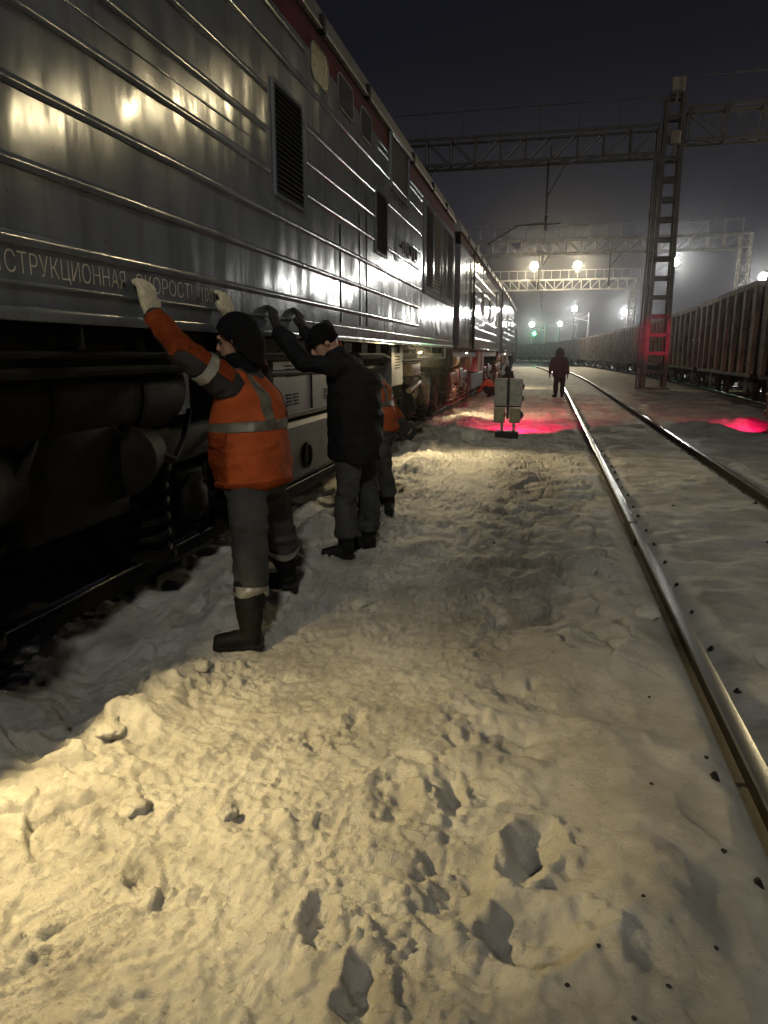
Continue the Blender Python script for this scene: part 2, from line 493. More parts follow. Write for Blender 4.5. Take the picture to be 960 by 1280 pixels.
def point_light(name, loc, power, color, radius=0.15, parent=None, spot=None, aim=None, blend=0.5):
    ld = bpy.data.lights.new(name, 'SPOT' if spot else 'POINT')
    ld.energy = power; ld.color = color; ld.shadow_soft_size = radius
    if spot: ld.spot_size = R(spot); ld.spot_blend = blend
    o = bpy.data.objects.new(name, ld); COL.objects.link(o)
    o.location = V(loc) - (world_loc(parent) if parent else V((0, 0, 0)))
    if aim: o.rotation_euler = (V(aim) - V(loc)).to_track_quat('-Z', 'Y').to_euler()
    if parent: o.parent = parent
    return o


def fuse(mb, voxel=0.012, smooth=3, wr=0.0, wscale=(9, 9, 9), seed=0, wr2=0.0):
    """union of overlapping closed shapes as one continuous skin, with cloth folds"""
    me = mb.mesh('tmp')
    bm = bmesh.new(); bm.from_mesh(me); bmesh.ops.recalc_face_normals(bm, faces=bm.faces[:]); bm.to_mesh(me); bm.free()
    o = bpy.data.objects.new('tmp', me); COL.objects.link(o)
    md = o.modifiers.new('r', 'REMESH'); md.mode = 'VOXEL'; md.voxel_size = voxel
    if smooth:
        sm = o.modifiers.new('s', 'SMOOTH'); sm.iterations = smooth; sm.factor = 0.5
    dg = bpy.context.evaluated_depsgraph_get()
    out = bpy.data.meshes.new_from_object(o.evaluated_get(dg))
    bpy.data.objects.remove(o); bpy.data.meshes.remove(me)
    if wr or wr2:
        n = len(out.vertices)
        co = np.empty(n * 3); out.vertices.foreach_get('co', co); co = co.reshape(-1, 3)
        no = np.empty(n * 3); out.vertex_normals.foreach_get('vector', no); no = no.reshape(-1, 3)
        q = co * np.array(wscale)
        q2 = q + 0.6 * np.stack([n3(q * 0.7 + 9, seed + 3), n3(q * 0.7 + 31, seed + 4), n3(q * 0.7 + 77, seed + 5)], 1)
        d = (1 - np.abs(n3(q2, seed)) * 2) * wr + n3(q2 * 2.3, seed + 1) * wr * 0.45
        if wr2: d = d + n3(co * 4.0, seed + 8) * wr2
        co = co + no * d[:, None]
        out.vertices.foreach_set('co', co.reshape(-1)); out.update()
    return out


def place(me, name, m, parent):
    o = parent
    off = world_loc(parent)
    me.transform(Matrix.Translation(-off)); me.name = name
    return link(name, me, m, parent, True)


def cut(me, planes, push=0.004):
    """the piece of a skin between planes (point, normal: keep the side the normal points to), lifted off it slightly"""
    bm = bmesh.new(); bm.from_mesh(me)
    for p, nrm in planes:
        bmesh.ops.bisect_plane(bm, geom=bm.verts[:] + bm.edges[:] + bm.faces[:], plane_co=V(p), plane_no=-V(nrm), clear_outer=True)
    bm.normal_update()
    for w in bm.verts: w.co += w.normal * push
    ret = bmesh.ops.extrude_face_region(bm, geom=bm.faces[:])
    nv = [g for g in ret['geom'] if isinstance(g, bmesh.types.BMVert)]
    for w in nv: w.co -= w.normal * 0.0
    out = bpy.data.meshes.new('band'); bm.to_mesh(out); bm.free()
    return out


# ================================================================== THE GROUND
X_RAIL_L = -2.85          # near rail of the locomotive's track
X_T1 = -3.61              # centre of the locomotive's track
X_T2A, X_T2B = 0.83, 2.40  # rails of the empty track
RAIL_TOP = 0.10

PITS = [  # x, y, half length along x, along y, depth, turn
    (0.03, 2.05, 0.075, 0.15, 0.11, -0.25), (-0.38, 1.42, 0.05, 0.12, 0.09, 0.1), (-0.55, 1.62, 0.04, 0.10, 0.06, 0.25),
    (0.04, 1.67, 0.14, 0.11, 0.10, 0.3), (-0.20, 2.36, 0.15, 0.12, 0.055, 0.2), (-0.30, 2.75, 0.10, 0.14, 0.05, -0.3),
    (-0.47, 2.28, 0.08, 0.13, 0.045, 0.3), (-0.27, 2.30, 0.04, 0.10, 0.05, 0.15), (-0.08, 2.75, 0.16, 0.12, 0.05, 0.3),
    (-0.05, 3.2, 0.14, 0.12, 0.05, 0.0), (-0.22, 1.85, 0.12, 0.16, 0.04, 0.2), (-0.95, 2.0, 0.05, 0.10, 0.045, 0.5),
    (-1.15, 1.7, 0.045, 0.09, 0.045, 0.6), (-0.75, 2.75, 0.035, 0.08, 0.035, 0.0), (-1.78, 2.35, 0.16, 0.12, 0.07, 0.4),
    (-1.95, 2.15, 0.15, 0.10, 0.08, 0.2), (0.46, 3.95, 0.14, 0.05, 0.05, 0.1), (0.12, 4.25, 0.13, 0.05, 0.045, -0.1),
    (0.2, 4.9, 0.16, 0.09, 0.04, 0.2), (-0.15, 4.5, 0.15, 0.07, 0.05, 0.3), (0.3, 5.5, 0.15, 0.08, 0.03, 0.1),
    (-0.05, 5.2, 0.14, 0.08, 0.045, -0.2), (-0.4, 5.9, 0.10, 0.08, 0.04, 0), (-2.0, 3.2, 0.14, 0.08, 0.05, 0.5),
    (-1.95, 4.1, 0.15, 0.10, 0.06, 0.4), (-2.1, 4.8, 0.16, 0.10, 0.06, 0.2), (-1.9, 5.5, 0.13, 0.10, 0.05, 0.4),
    (-2.0, 6.2, 0.14, 0.12, 0.06, 0.2), (-1.75, 6.9, 0.13, 0.1, 0.05, 0.1), (-1.7, 7.8, 0.15, 0.12, 0.05, 0.4),
]
_rs = random.Random(3)
for _ in range(95):
    PITS.append((_rs.uniform(-1.75, -0.15), _rs.uniform(4.0, 26.0), _rs.uniform(0.05, 0.10), _rs.uniform(0.10, 0.18),
                 _rs.uniform(0.015, 0.05), _rs.uniform(-0.6, 0.6)))
for _ in range(26):
    PITS.append((_rs.uniform(1.0, 2.25), _rs.uniform(3.0, 26.0), _rs.uniform(0.07, 0.14), _rs.uniform(0.06, 0.12),
                 _rs.uniform(0.012, 0.03), _rs.uniform(-0.6, 0.6)))
for _ in range(40):
    PITS.append((_rs.uniform(2.6, 4.4), _rs.uniform(8.0, 26.0), _rs.uniform(0.07, 0.18), _rs.uniform(0.08, 0.2),
                 _rs.uniform(0.015, 0.05), _rs.uniform(-0.6, 0.6)))
MOUNDS = [(0.30, 1.75, 0.22, 0.40, 0.055), (0.27, 2.86, 0.15, 0.2, 0.04), (0.45, 2.2, 0.18, 0.5, 0.02), (-0.05, 1.35, 0.25, 0.2, 0.04),
          (-1.45, 12.9, 0.55, 0.5, 0.12), (-1.8, 12.2, 0.5, 0.6, 0.07), (3.7, 16.4, 0.30, 0.4, 0.06), (4.2, 17.2, 0.30, 0.4, 0.10),
          (3.3, 16.9, 0.22, 0.3, 0.06), (4.6, 17.6, 0.3, 0.4, 0.11), (3.9, 17.5, 0.2, 0.25, 0.07), (-2.0, 6.6, 0.3, 0.5, 0.05), (-1.9, 3.75, 0.28, 0.3, 0.05), (-1.95, 5.0, 0.3, 0.25, 0.05)]


def smooth(a, b, x):
    t = np.clip((x - a) / (b - a), 0, 1); return t * t * (3 - 2 * t)


def ground_h(x, y):
    x = np.asarray(x, float); y = np.asarray(y, float)
    near = np.clip(1 - (np.hypot(x, y) - 18) / 45, 0.25, 1)
    xc = x + np.where(y > 40, (y - 40) ** 2 / 1230.0, 0)
    path = smooth(-1.95, -1.5, xc) * (1 - smooth(-0.35, 0.12, xc + 0.12 * n2(y * 1.3, x * 0 + 4, 5)))
    drift = smooth(-0.2, 0.1, xc) * (1 - smooth(0.70, 0.83, xc))
    inner = smooth(0.83, 0.95, xc) * (1 - smooth(2.25, 2.40, xc))
    outer = smooth(2.42, 2.7, xc)
    ditch = 1 - smooth(-2.2, -1.75, xc)
    # trodden path: broken crust plates and crumbs
    wx = x + 0.10 * n2(x * 3, y * 3, 21); wy = y + 0.10 * n2(x * 3, y * 3, 22)
    f1, gap, val, ox, oy = cells(wx * 4.2, wy * 5.5, 40)
    plates = (val - 0.5) * 0.020 + (ox * (val - 0.4) + oy * (0.6 - val)) * 0.014 - 0.012 * np.exp(-(gap / 0.10) ** 2)
    f1b, gapb, valb, _, _ = cells(wx * 15, wy * 15, 60)
    crumbs = np.maximum(0, valb - 0.40) * np.maximum(0, 1 - f1b / 0.6) ** 0.8 * 0.040
    lumps = smooth(0.0, 0.55, fbm(x * 2.3, y * 2.3, 3, 70))
    rough = fbm(x * 5, y * 5, 5, 10, 0.55)
    f1c, gapc, valc, _, _ = cells(wx * 34, wy * 34, 61)
    crumb2 = np.maximum(0, valc - 0.5) * np.maximum(0, 1 - f1c / 0.5) ** 0.6 * 0.034
    f1d, _, vald, _, _ = cells(wx * 62 + 5, wy * 62, 62)
    crumb2 = crumb2 + np.maximum(0, vald - 0.55) * np.maximum(0, 1 - f1d / 0.55) ** 0.6 * 0.022
    ridg = (1 - np.abs(fbm(x * 7, y * 7, 4, 35))) ** 2
    cr1 = (1 - np.minimum(1, np.abs(fbm(x * 9, y * 9, 3, 37)) * 2.2)) ** 1.5
    cr2 = (1 - np.minimum(1, np.abs(fbm(x * 19, y * 15, 2, 38)) * 2.0)) ** 1.3
    patch = smooth(-0.25, 0.35, fbm(x * 1.4, y * 1.4, 3, 39))
    step_ = smooth(-0.06, 0.06, fbm(x * 4.5, y * 4.5, 4, 41))
    h = path * (0.006 * rough + 0.022 * fbm(x * 1.8, y * 1.8, 2, 36) + 0.35 * plates + (crumbs + crumb2) * (0.15 + 1.5 * lumps) + 0.007 * fbm(x * 22, y * 22, 3, 30, 0.7) + 0.006 * ridg + patch * (0.012 * cr1 + 0.011 * cr2) + 0.009 * step_)
    # crust slabs left of the empty track
    slab = smooth(-0.55, -0.2, xc) * (1 - smooth(0.5, 0.75, xc)) * smooth(3.3, 4.0, y) * (1 - 0.5 * smooth(7, 12, y))
    sx = x + 0.16 * n2(x * 4, y * 4, 81); sy = y + 0.12 * n2(x * 4, y * 4, 82)
    g1, gg, gv, gx, gy = cells(sx * 2.6, sy * 4.0, 90)
    h = h + slab * ((gv - 0.5) * 0.075 - 0.055 * np.exp(-(gg / 0.055) ** 2) + gy * 0.06 * (gv - 0.2) + 0.014 * rough)
    h = h + drift * (0.045 * fbm(x * 1.6, y * 1.6, 3, 50) + 0.012 * (1 - np.abs(fbm(x * 3, y * 2.2, 3, 55))) ** 3 + 0.015)
    rip = fbm(x * 1.1, y * 3.2, 4, 65)
    h = h + inner * (0.030 + 0.034 * rip + 0.016 * fbm(x * 5, y * 7, 3, 66))
    ch = cells(wx * 1.6, wy * 2.4, 95)
    h = h + outer * (0.03 + 0.05 * fbm(x * 0.9, y * 1.2, 4, 75) + (ch[2] - 0.5) * 0.04 - 0.03 * np.exp(-(ch[1] / 0.12) ** 2))
    h = h + ditch * (-0.05 + 0.06 * fbm(x * 2.0, y * 2.0, 4, 85) + (val - 0.5) * 0.05 + 0.014 * rough + 0.010 * cr1)
    edge = smooth(-2.35, -2.0, xc) * (1 - smooth(-1.75, -1.35, xc))
    h = h + edge * (0.030 + 0.085 * np.maximum(0, fbm(x * 2.4, y * 2.0, 4, 88)) + (gv - 0.5) * 0.075 - 0.045 * np.exp(-(gg / 0.06) ** 2) + 0.016 * rough + 0.8 * crumbs * lumps + 0.010 * cr1)
    for px, py, a, b, d, t in PITS:
        m = (np.abs(x - px) < 4 * max(a, b)) & (np.abs(y - py) < 4 * max(a, b))
        if not m.any(): continue
        dx = x[m] - px; dy = y[m] - py
        wob = 0.30 * n2(x[m] * 9 + px * 7, y[m] * 9, 33) + 0.28 * n2(x[m] * 24, y[m] * 24, 34)
        u = (dx * math.cos(t) + dy * math.sin(t)) / a; w = (-dx * math.sin(t) + dy * math.cos(t)) / b
        r = np.hypot(u, w) + wob
        h[m] += (1 - smooth(0.35, 1.15, r)) * (-0.60 * d + 0.020 * fbm(x[m] * 16, y[m] * 16, 3, 97)) + 0.25 * d * np.exp(-((r - 1.45) / 0.30) ** 2)
    for px, py, a, b, d in MOUNDS:
        r2 = ((x - px) / a) ** 2 + ((y - py) / b) ** 2
        h = h + 1.3 * d * np.exp(-r2) * (1 + 0.35 * rough)
    h = h * near
    # keep the rail heads clear of the snow
    for xr in (X_T2A, X_T2B):
        d = np.abs(xc - xr)
        cap = -0.005 + 0.32 * np.maximum(0, d - 0.06)
        h = np.where(d < 0.35, np.minimum(h, cap + 0.0 * h), h)
        h = h - 0.02 * np.exp(-(d / 0.07) ** 2)
    for xr in (X_T1 - 0.76, X_T1 + 0.76):
        d = np.abs(xc - xr)
        h = np.where(d < 0.3, np.minimum(h, -0.03 + 0.3 * d), h)
    far = smooth(60, 160, np.hypot(x, y))
    return h * (1 - far)


def hz(x, y):
    return float(ground_h(np.array([x]), np.array([y]))[0])


def build_ground():
    xs = [-2.9]
    while xs[-1] < 2.7: xs.append(xs[-1] + (0.0095 if -1.95 < xs[-1] < 0.85 else 0.014) + 0.006 * max(0, xs[-1] - 0.9))
    while xs[-1] < 500: xs.append(xs[-1] + 0.03 + 0.045 * (xs[-1] - 2.6))
    left = [-2.9]
    while left[-1] > -500: left.append(left[-1] - (0.04 + 0.06 * (-2.9 - left[-1])))
    xs = np.array(left[:0:-1] + xs)
    ys = [1.0]
    while ys[-1] < 30: ys.append(ys[-1] + max(0.0078, 0.0048 * ys[-1]))
    while ys[-1] < 1200: ys.append(ys[-1] + 0.02 * ys[-1])
    back = [1.0]
    while back[-1] > -120: back.append(back[-1] - (0.03 + 0.06 * (1.0 - back[-1])))
    ys = np.array(back[:0:-1] + ys)
    X, Y = np.meshgrid(xs, ys)
    Z = ground_h(X.ravel(), Y.ravel())
    nx, ny = len(xs), len(ys)
    co = np.stack([X.ravel(), Y.ravel(), Z], 1)
    idx = np.arange(nx * ny).reshape(ny, nx)
    quads = np.stack([idx[:-1, :-1], idx[:-1, 1:], idx[1:, 1:], idx[1:, :-1]], -1).reshape(-1, 4)
    me = bpy.data.meshes.new('snowy_ground')
    me.vertices.add(len(co)); me.vertices.foreach_set('co', co.ravel())
    me.loops.add(quads.size); me.loops.foreach_set('vertex_index', quads.ravel().astype(np.int32))
    me.polygons.add(len(quads)); me.polygons.foreach_set('loop_start', np.arange(0, quads.size, 4, dtype=np.int32))
    me.update(calc_edges=True); me.validate()
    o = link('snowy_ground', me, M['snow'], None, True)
    o['kind'] = 'structure'


build_ground()


# ================================================================== TRACKS
RAIL_PROF = [(-0.065, -0.09), (-0.065, -0.078), (-0.012, -0.060), (-0.010, 0.052), (-0.036, 0.064), (-0.0375, 0.085),
             (-0.032, 0.0965), (0.0, 0.100), (0.032, 0.0965), (0.0375, 0.085), (0.036, 0.064), (0.010, 0.052), (0.012, -0.060),
             (0.065, -0.078), (0.065, -0.09)]


def rail(x0, path, parent, y0, y1):
    mb = MB(); ys = []; y = y0
    while y < y1: ys.append(y); y += 1.0 if y < 40 else 2.5
    n = len(RAIL_PROF); vs = []
    for y in ys:
        xc = path(y) + x0
        vs += [(xc + a, y, z) for a, z in RAIL_PROF]
    for k in range(n):
        mb.k = 0 if k in (5, 6, 7, 8) else 1
        mb.add([], [])
        fs = [(i * n + k, i * n + (k + 1) % n, (i + 1) * n + (k + 1) % n, (i + 1) * n + k) for i in range(len(ys) - 1)]
        mb.f += fs; mb.mi += [mb.k] * len(fs)
    mb.v = vs
    return mb.build('rail', [M['rail_top'], M['rail_web']], parent, smooth='auto')


WAGON_PTS = [(5.40, 12.0), (5.84, 23.5), (6.35, 34.0), (6.52, 45.0), (6.36, 56.5), (5.97, 67.0), (5.45, 78.5), (4.65, 92.0),
             (3.56, 107.0), (2.2, 120.0), (-0.7, 142.0), (-5.6, 168.0), (-12.6, 196.0)]


def wagon_face(y):
    """smooth line of the wagons' side faces"""
    p = WAGON_PTS
    for i in range(len(p) - 1):
        if p[i][1] <= y <= p[i + 1][1] or i == len(p) - 2:
            p0 = p[max(i - 1, 0)]; p1 = p[i]; p2 = p[i + 1]; p3 = p[min(i + 2, len(p) - 1)]
            t = (y - p1[1]) / (p2[1] - p1[1])
            m1 = (p2[0] - p0[0]) / (p2[1] - p0[1]) * (p2[1] - p1[1]); m2 = (p3[0] - p1[0]) / (p3[1] - p1[1]) * (p2[1] - p1[1])
            return (2 * t ** 3 - 3 * t * t + 1) * p1[0] + (t ** 3 - 2 * t * t + t) * m1 + (-2 * t ** 3 + 3 * t * t) * p2[0] + (t ** 3 - t * t) * m2
    return p[-1][0]


trk = thing('railway_track', 'empty snow filled track with two shiny rails right of the footpath', 'railway track', (1.6, 5, 0))
rail(X_T2A, curve, trk, -6, 200); rail(X_T2B, curve, trk, -6, 200)
# fishplate with a joint gap on the near rail
fp = MB()
for sx in (-1, 1): fp.bbox((X_T2A + sx * 0.016 - 0.012, 6.2, -0.03), (X_T2A + sx * 0.016 + 0.012, 7.0, 0.045), 0.006)
for k in range(4): fp.cyl((X_T2A + 0.02, 6.3 + 0.2 * k, 0.01), (X_T2A + 0.055, 6.3 + 0.2 * k, 0.01), 0.018, n=6)
fp.box((X_T2A - 0.0385, 6.595, 0.055), (X_T2A + 0.0385, 6.607, 0.1012))
fp.build('fishplate', M['rail_web'], trk)
cm = MB()
cm.cyl((0, 0, -0.03), (0, 0, 0.030), 0.013, n=8).cyl((0, 0, -0.005), (0, 0, 0.018), 0.024, 0.022, n=6)
cm.bbox((-0.05, -0.03, -0.03), (0.03, 0.03, -0.004), 0.006)
clip0 = None
for xr, sides in ((X_T2A, ((0.125, 44), (-0.14, 2))), (X_T2B, ((-0.12, 40),))):
    for sx, cnt in sides:
        for k in range(cnt):
            y = 1.75 + k * 0.545 + random.uniform(-0.03, 0.03) + (0.3 if sx < 0 and xr == X_T2A else 0)
            x = xr + sx + random.uniform(-0.012, 0.012)
            if clip0 is None: c = clip0 = cm.build('rail_clip', M['clip'], trk, off=(0, 0, 0), smooth='auto')
            else: c = clip0.copy(); COL.objects.link(c)
            c.parent = trk
            c.location = V((x, y, hz(x, y) + random.uniform(0.0, 0.012))) - trk.location
            q_ = random.uniform(0.4, 0.65); c.scale = (q_, q_, q_)
            c.rotation_euler = (random.uniform(-.1, .1), random.uniform(-.1, .1), 0 if sx < 0 else math.pi)

trk1 = thing('railway_track', 'track under the grey locomotive with a dark near rail', 'railway track', (X_T1, 5, 0))
rail(X_T1 + 0.76, curve, trk1, -6, 200); rail(X_T1 - 0.76, curve, trk1, -6, 200)
sl = MB()
for k in range(60): sl.bbox((X_T1 - 1.3, -3 + k * 0.6, -0.25), (X_T1 + 1.3, -2.75 + k * 0.6, -0.13), 0.015)
sl.build('sleepers', M['black'], trk1)
trk3 = thing('railway_track', 'track beneath the long string of rusty open wagons', 'railway track', (7.5, 30, 0))
rail(1.57 - 0.76, wagon_face, trk3, 12, 194); rail(1.57 + 0.76, wagon_face, trk3, 12, 194)


# ================================================================== LOCOMOTIVES
SIDE = -2.10   # plane of the side wall
Z0, ZR = 1.75, 4.38


def bogie(parent, yc, x=0.0, red=False, detail=True, tan=False):
    """two axle truck below the frame, right hand side carefully shaped"""
    B = M['bogie_red'] if red else M['bogie']
    f = MB()
    X = SIDE - 0.36
    f.bbox((X - 0.10, yc - 2.1, 0.86), (X + 0.06, yc + 2.1, 1.12), 0.03)
    f.bbox((X - 0.16, yc - 0.45, 0.66), (X + 0.10, yc + 0.45, 1.22), 0.04)
    for s in (-1, 1):
        f.bbox((X - 0.08, yc + s * 1.28 - 0.30, 0.34), (X + 0.02, yc + s * 1.28 - 0.22, 0.90), 0.015)
        f.bbox((X - 0.08, yc + s * 1.28 + 0.22, 0.34), (X + 0.02, yc + s * 1.28 + 0.30, 0.90), 0.015)
        f.tube([(X + 0.04, yc + s * 2.0, 1.1), (X + 0.10, yc + s * 2.15, 0.8), (X + 0.02, yc + s * 2.1, 0.4), (X - 0.30, yc + s * 2.0, 0.14)], 0.025)
        f.bar((X + 0.02, yc + s * 0.5, 0.72), (X + 0.02, yc + s * 0.95, 0.42), 0.05, 0.03)
        f.bbox((X - 2.6, yc + s * 0.75 - 0.1, 0.8), (X - 0.05, yc + s * 0.75 + 0.1, 1.05), 0.03)
    f.bbox((X - 2.5, yc - 2.0, 0.9), (X - 2.36, yc + 2.0, 1.12), 0.03)
    fr = f.build('bogie', B, parent, smooth='auto')
    for s in (-1, 1):
        ya = yc + s * 1.28
        w = MB()
        for xw in (X_T1 + 0.76 - 0.03, X_T1 - 0.76 + 0.03):
            sg = 1 if xw > X_T1 else -1
            w.lathe((xw - sg * 0.08, ya, 0.625), (sg, 0, 0), [(-0.02, 0.10), (0.0, 0.56), (0.028, 0.56), (0.034, 0.525), (0.135, 0.518), (0.14, 0.45), (0.09, 0.43), (0.085, 0.15), (0.12, 0.13), (0.13, 0.08)], 40)
        w.cyl((X_T1 - 0.8, ya, 0.625), (X_T1 + 0.8, ya, 0.625), 0.09)
        w.build('wheelset', B, fr, smooth='auto')
        a = MB()
        a.bbox((X - 0.06, ya - 0.20, 0.42), (X + 0.05, ya + 0.20, 0.80), 0.04)
        a.lathe((X + 0.045, ya, 0.60), (1, 0, 0), [(-0.02, 0.17), (0.02, 0.17), (0.05, 0.155), (0.065, 0.10), (0.075, 0.09), (0.085, 0.03)], 24)
        for k in range(8):
            g = k * math.pi / 4
            a.cyl((X + 0.09, ya + 0.135 * math.cos(g), 0.60 + 0.135 * math.sin(g)), (X + 0.115, ya + 0.135 * math.cos(g), 0.60 + 0.135 * math.sin(g)), 0.014, n=6)
        a.build('axle_box', B, fr, smooth='auto')
        for d in (-1, 1):
            ys = ya + d * 0.50
            c = MB()
            pts = [(X - 0.0 + 0.11 * math.cos(t_ * 2 * math.pi), ys + 0.11 * math.sin(t_ * 2 * math.pi), 0.34 + 0.52 * t_ / 5.0) for t_ in np.linspace(0, 5, 81)]
            c.tube(pts, 0.026, 8)
            c.cyl((X, ys, 0.29), (X, ys, 0.34), 0.16).cyl((X, ys, 0.86), (X, ys, 0.90), 0.16)
            c.build('coil_spring', B, fr, smooth='auto')
        if detail:
            b = MB()
            b.lathe((X + 0.02, yc + s * 0.62 - 0.02, 0.98), (0.25, -1, 0), [(-0.20, 0.08), (-0.16, 0.17), (0.0, 0.18), (0.18, 0.19), (0.19, 0.215), (0.215, 0.215), (0.22, 0.17), (0.245, 0.12), (0.25, 0.05)], 28)
            b.cyl((X + 0.02, yc + s * 0.62, 0.98), (X - 0.02, yc + s * 0.62 + 0.45, 0.86), 0.035)
            b.build('brake_cylinder', M['bogie_tan'] if tan else B, fr, smooth='auto')
            h = MB()
            h.tube([(X + 0.08, yc + s * 0.3, 1.18), (X + 0.16, yc + s * 0.5, 1.05), (X + 0.14, yc + s * 0.9, 0.92), (X + 0.10, yc + s * 1.1, 1.02), (X + 0.05, yc + s * 1.3, 1.2)], 0.022)
            h.tube([(X + 0.06, yc + s * 1.9, 1.15), (X + 0.15, yc + s * 1.7, 0.95), (X + 0.12, yc + s * 1.6, 0.7), (X + 0.08, yc + s * 1.5, 0.55)], 0.018)
            h.build('air_hose', M['black'], fr, smooth='auto')
    return fr


def louvre(parent, y0, y1, z0, z1, n, name='louvre', slat=M['black'], edge=None, open_=0.003):
    """recessed louvred opening with a frame"""
    f = MB(); x = SIDE
    w = 0.035
    f.bbox((x - 0.05, y0 - w, z0 - w), (x + open_ + 0.02, y0, z1 + w), 0.006)
    f.bbox((x - 0.05, y1, z0 - w), (x + open_ + 0.02, y1 + w, z1 + w), 0.006)
    f.bbox((x - 0.05, y0, z1), (x + open_ + 0.019, y1, z1 + w), 0.006)
    f.bbox((x - 0.05, y0, z0 - w), (x + open_ + 0.019, y1, z0), 0.006)
    o = f.build(name, edge or M['side_far'], parent, smooth=False)
    s = MB()
    s.box((x + 0.001, y0, z0), (x + 0.004, y1, z1))
    s.k = 1
    for k in range(n):
        z = z0 + (k + 0.5) * (z1 - z0) / n
        p = (z1 - z0) / n
        s.add([(x + 0.005, y0, z + p * 0.45), (x + 0.005, y1, z + p * 0.45), (x + 0.026, y1, z - p * 0.30), (x + 0.026, y0, z - p * 0.30),
               (x + 0.005, y0, z + p * 0.36), (x + 0.005, y1, z + p * 0.36), (x + 0.022, y1, z - p * 0.38), (x + 0.022, y0, z - p * 0.38)],
              [(0, 1, 2, 3), (7, 6, 5, 4), (3, 2, 6, 7), (0, 3, 7, 4), (1, 5, 6, 2), (0, 4, 5, 1)])
    s.build('slats', [M['void'], slat], o)
    return o


def window(parent, y0, y1, z0, z1, glass, r=0.07):
    """round cornered window with a rubber frame"""
    def rr(a, b, c, d, rad, n=6):
        p = []
        for cy, cz, st in ((b - rad, d - rad, 0), (a + rad, d - rad, 90), (a + rad, c + rad, 180), (b - rad, c + rad, 270)):
            for k in range(n + 1):
                g = R(st + 90 * k / n); p.append((cy + rad * math.cos(g), cz + rad * math.sin(g)))
        return p
    o_ = rr(y0 - 0.016, y1 + 0.016, z0 - 0.016, z1 + 0.016, r + 0.016); i_ = rr(y0, y1, z0, z1, r)
    n = len(o_); f = MB()
    vs = [(SIDE - 0.01, *p) for p in o_] + [(SIDE + 0.010, *p) for p in o_] + [(SIDE + 0.010, *p) for p in i_] + [(SIDE + 0.001, *p) for p in i_]
    f.add(vs, [(j * n + i, j * n + (i + 1) % n, (j + 1) * n + (i + 1) % n, (j + 1) * n + i) for j in range(3) for i in range(n)])
    fo = f.build('window', M['tank'], parent)
    g = MB(); g.add([(SIDE + 0.006, *p) for p in i_] + [(SIDE + 0.002, *p) for p in i_], [tuple(range(n)), tuple(range(2 * n - 1, n - 1, -1))] + [(i, (i + 1) % n, n + (i + 1) % n, n + i) for i in range(n)])
    g.build('pane', glass, fo)
    return fo


def body_shell(parent, y0, y1, beads, m, plain=None, seed=1, step=0.05, front_plain=None):
    """sheet metal body: dented side wall with pressed beads, ends, far side, bottom lip"""
    mb = MB()
    ny = int((y1 - y0) / step) + 1; nz = int((4.12 - Z0) / step) + 1
    yy = np.linspace(y0, y1, ny); zz = np.linspace(Z0, 4.12, nz)
    Yg, Zg = np.meshgrid(yy, zz)
    Y, Z = Yg.ravel(), Zg.ravel()
    d = 0.0030 * n2(Y * 1.9, Z * 1.1, seed) + 0.0022 * n2(Y * 5.2, Z * 1.6, seed + 1) + 0.0012 * n2(Y * 9, Z * 4, seed + 2)
    d = d * (0.12 + 0.88 * smooth(2.0, 2.1, Z))
    Xs = SIDE + d
    idx = np.arange(nz * ny).reshape(nz, ny)
    q = np.stack([idx[:-1, :-1], idx[:-1, 1:], idx[1:, 1:], idx[1:, :-1]], -1).reshape(-1, 4)
    mb.add(np.stack([Xs, Y, Z], 1).tolist(), q.tolist())
    # ends, far side, floor
    xf = 2 * X_T1 - SIDE
    mb.add([(SIDE - 0.003, y0, Z0), (xf, y0, Z0), (xf, y0, 4.12), (SIDE - 0.003, y0, 4.12), (SIDE - 0.003, y1, Z0), (xf, y1, Z0), (xf, y1, 4.12), (SIDE - 0.003, y1, 4.12)],
           [(0, 1, 2, 3), (7, 6, 5, 4), (1, 5, 6, 2), (0, 4, 5, 1)])
    # bottom lip and crease
    mb.bbox((SIDE - 0.05, y0 + 0.003, Z0 - 0.035), (SIDE + 0.018, y1 - 0.003, Z0 + 0.020), 0.008)
    mb.bbox((SIDE - 0.02, y0 + 0.003, 1.855), (SIDE + 0.011, y1 - 0.003, 1.872), 0.004)
    for z, a, b, w in beads:
        k = 5
        prof = [(-0.006, z - w)] + [(0.6 * w * math.sin(math.pi * j / k) ** 0.8, z - w * math.cos(math.pi * j / k)) for j in range(1, k)] + [(-0.006, z + w)]
        n = len(prof); segs = max(2, int((b - a) / 0.4)); vs = []
        for i in range(segs + 1):
            y = a + (b - a) * i / segs
            jit = 0.0025 * float(n2(np.array([y * 2.0]), np.array([z * 3]), seed + 7)[0])
            vs += [(SIDE + dx + jit, y, zz_) for dx, zz_ in prof]
        fs = [(i * n + j, i * n + j + 1, (i + 1) * n + j + 1, (i + 1) * n + j) for i in range(segs) for j in range(n - 1)]
        fs += [tuple(range(n)), tuple(range(segs * n + n - 1, segs * n - 1, -1))]
        mb.add(vs, fs)
    return mb.build('body', m, parent, smooth='auto')


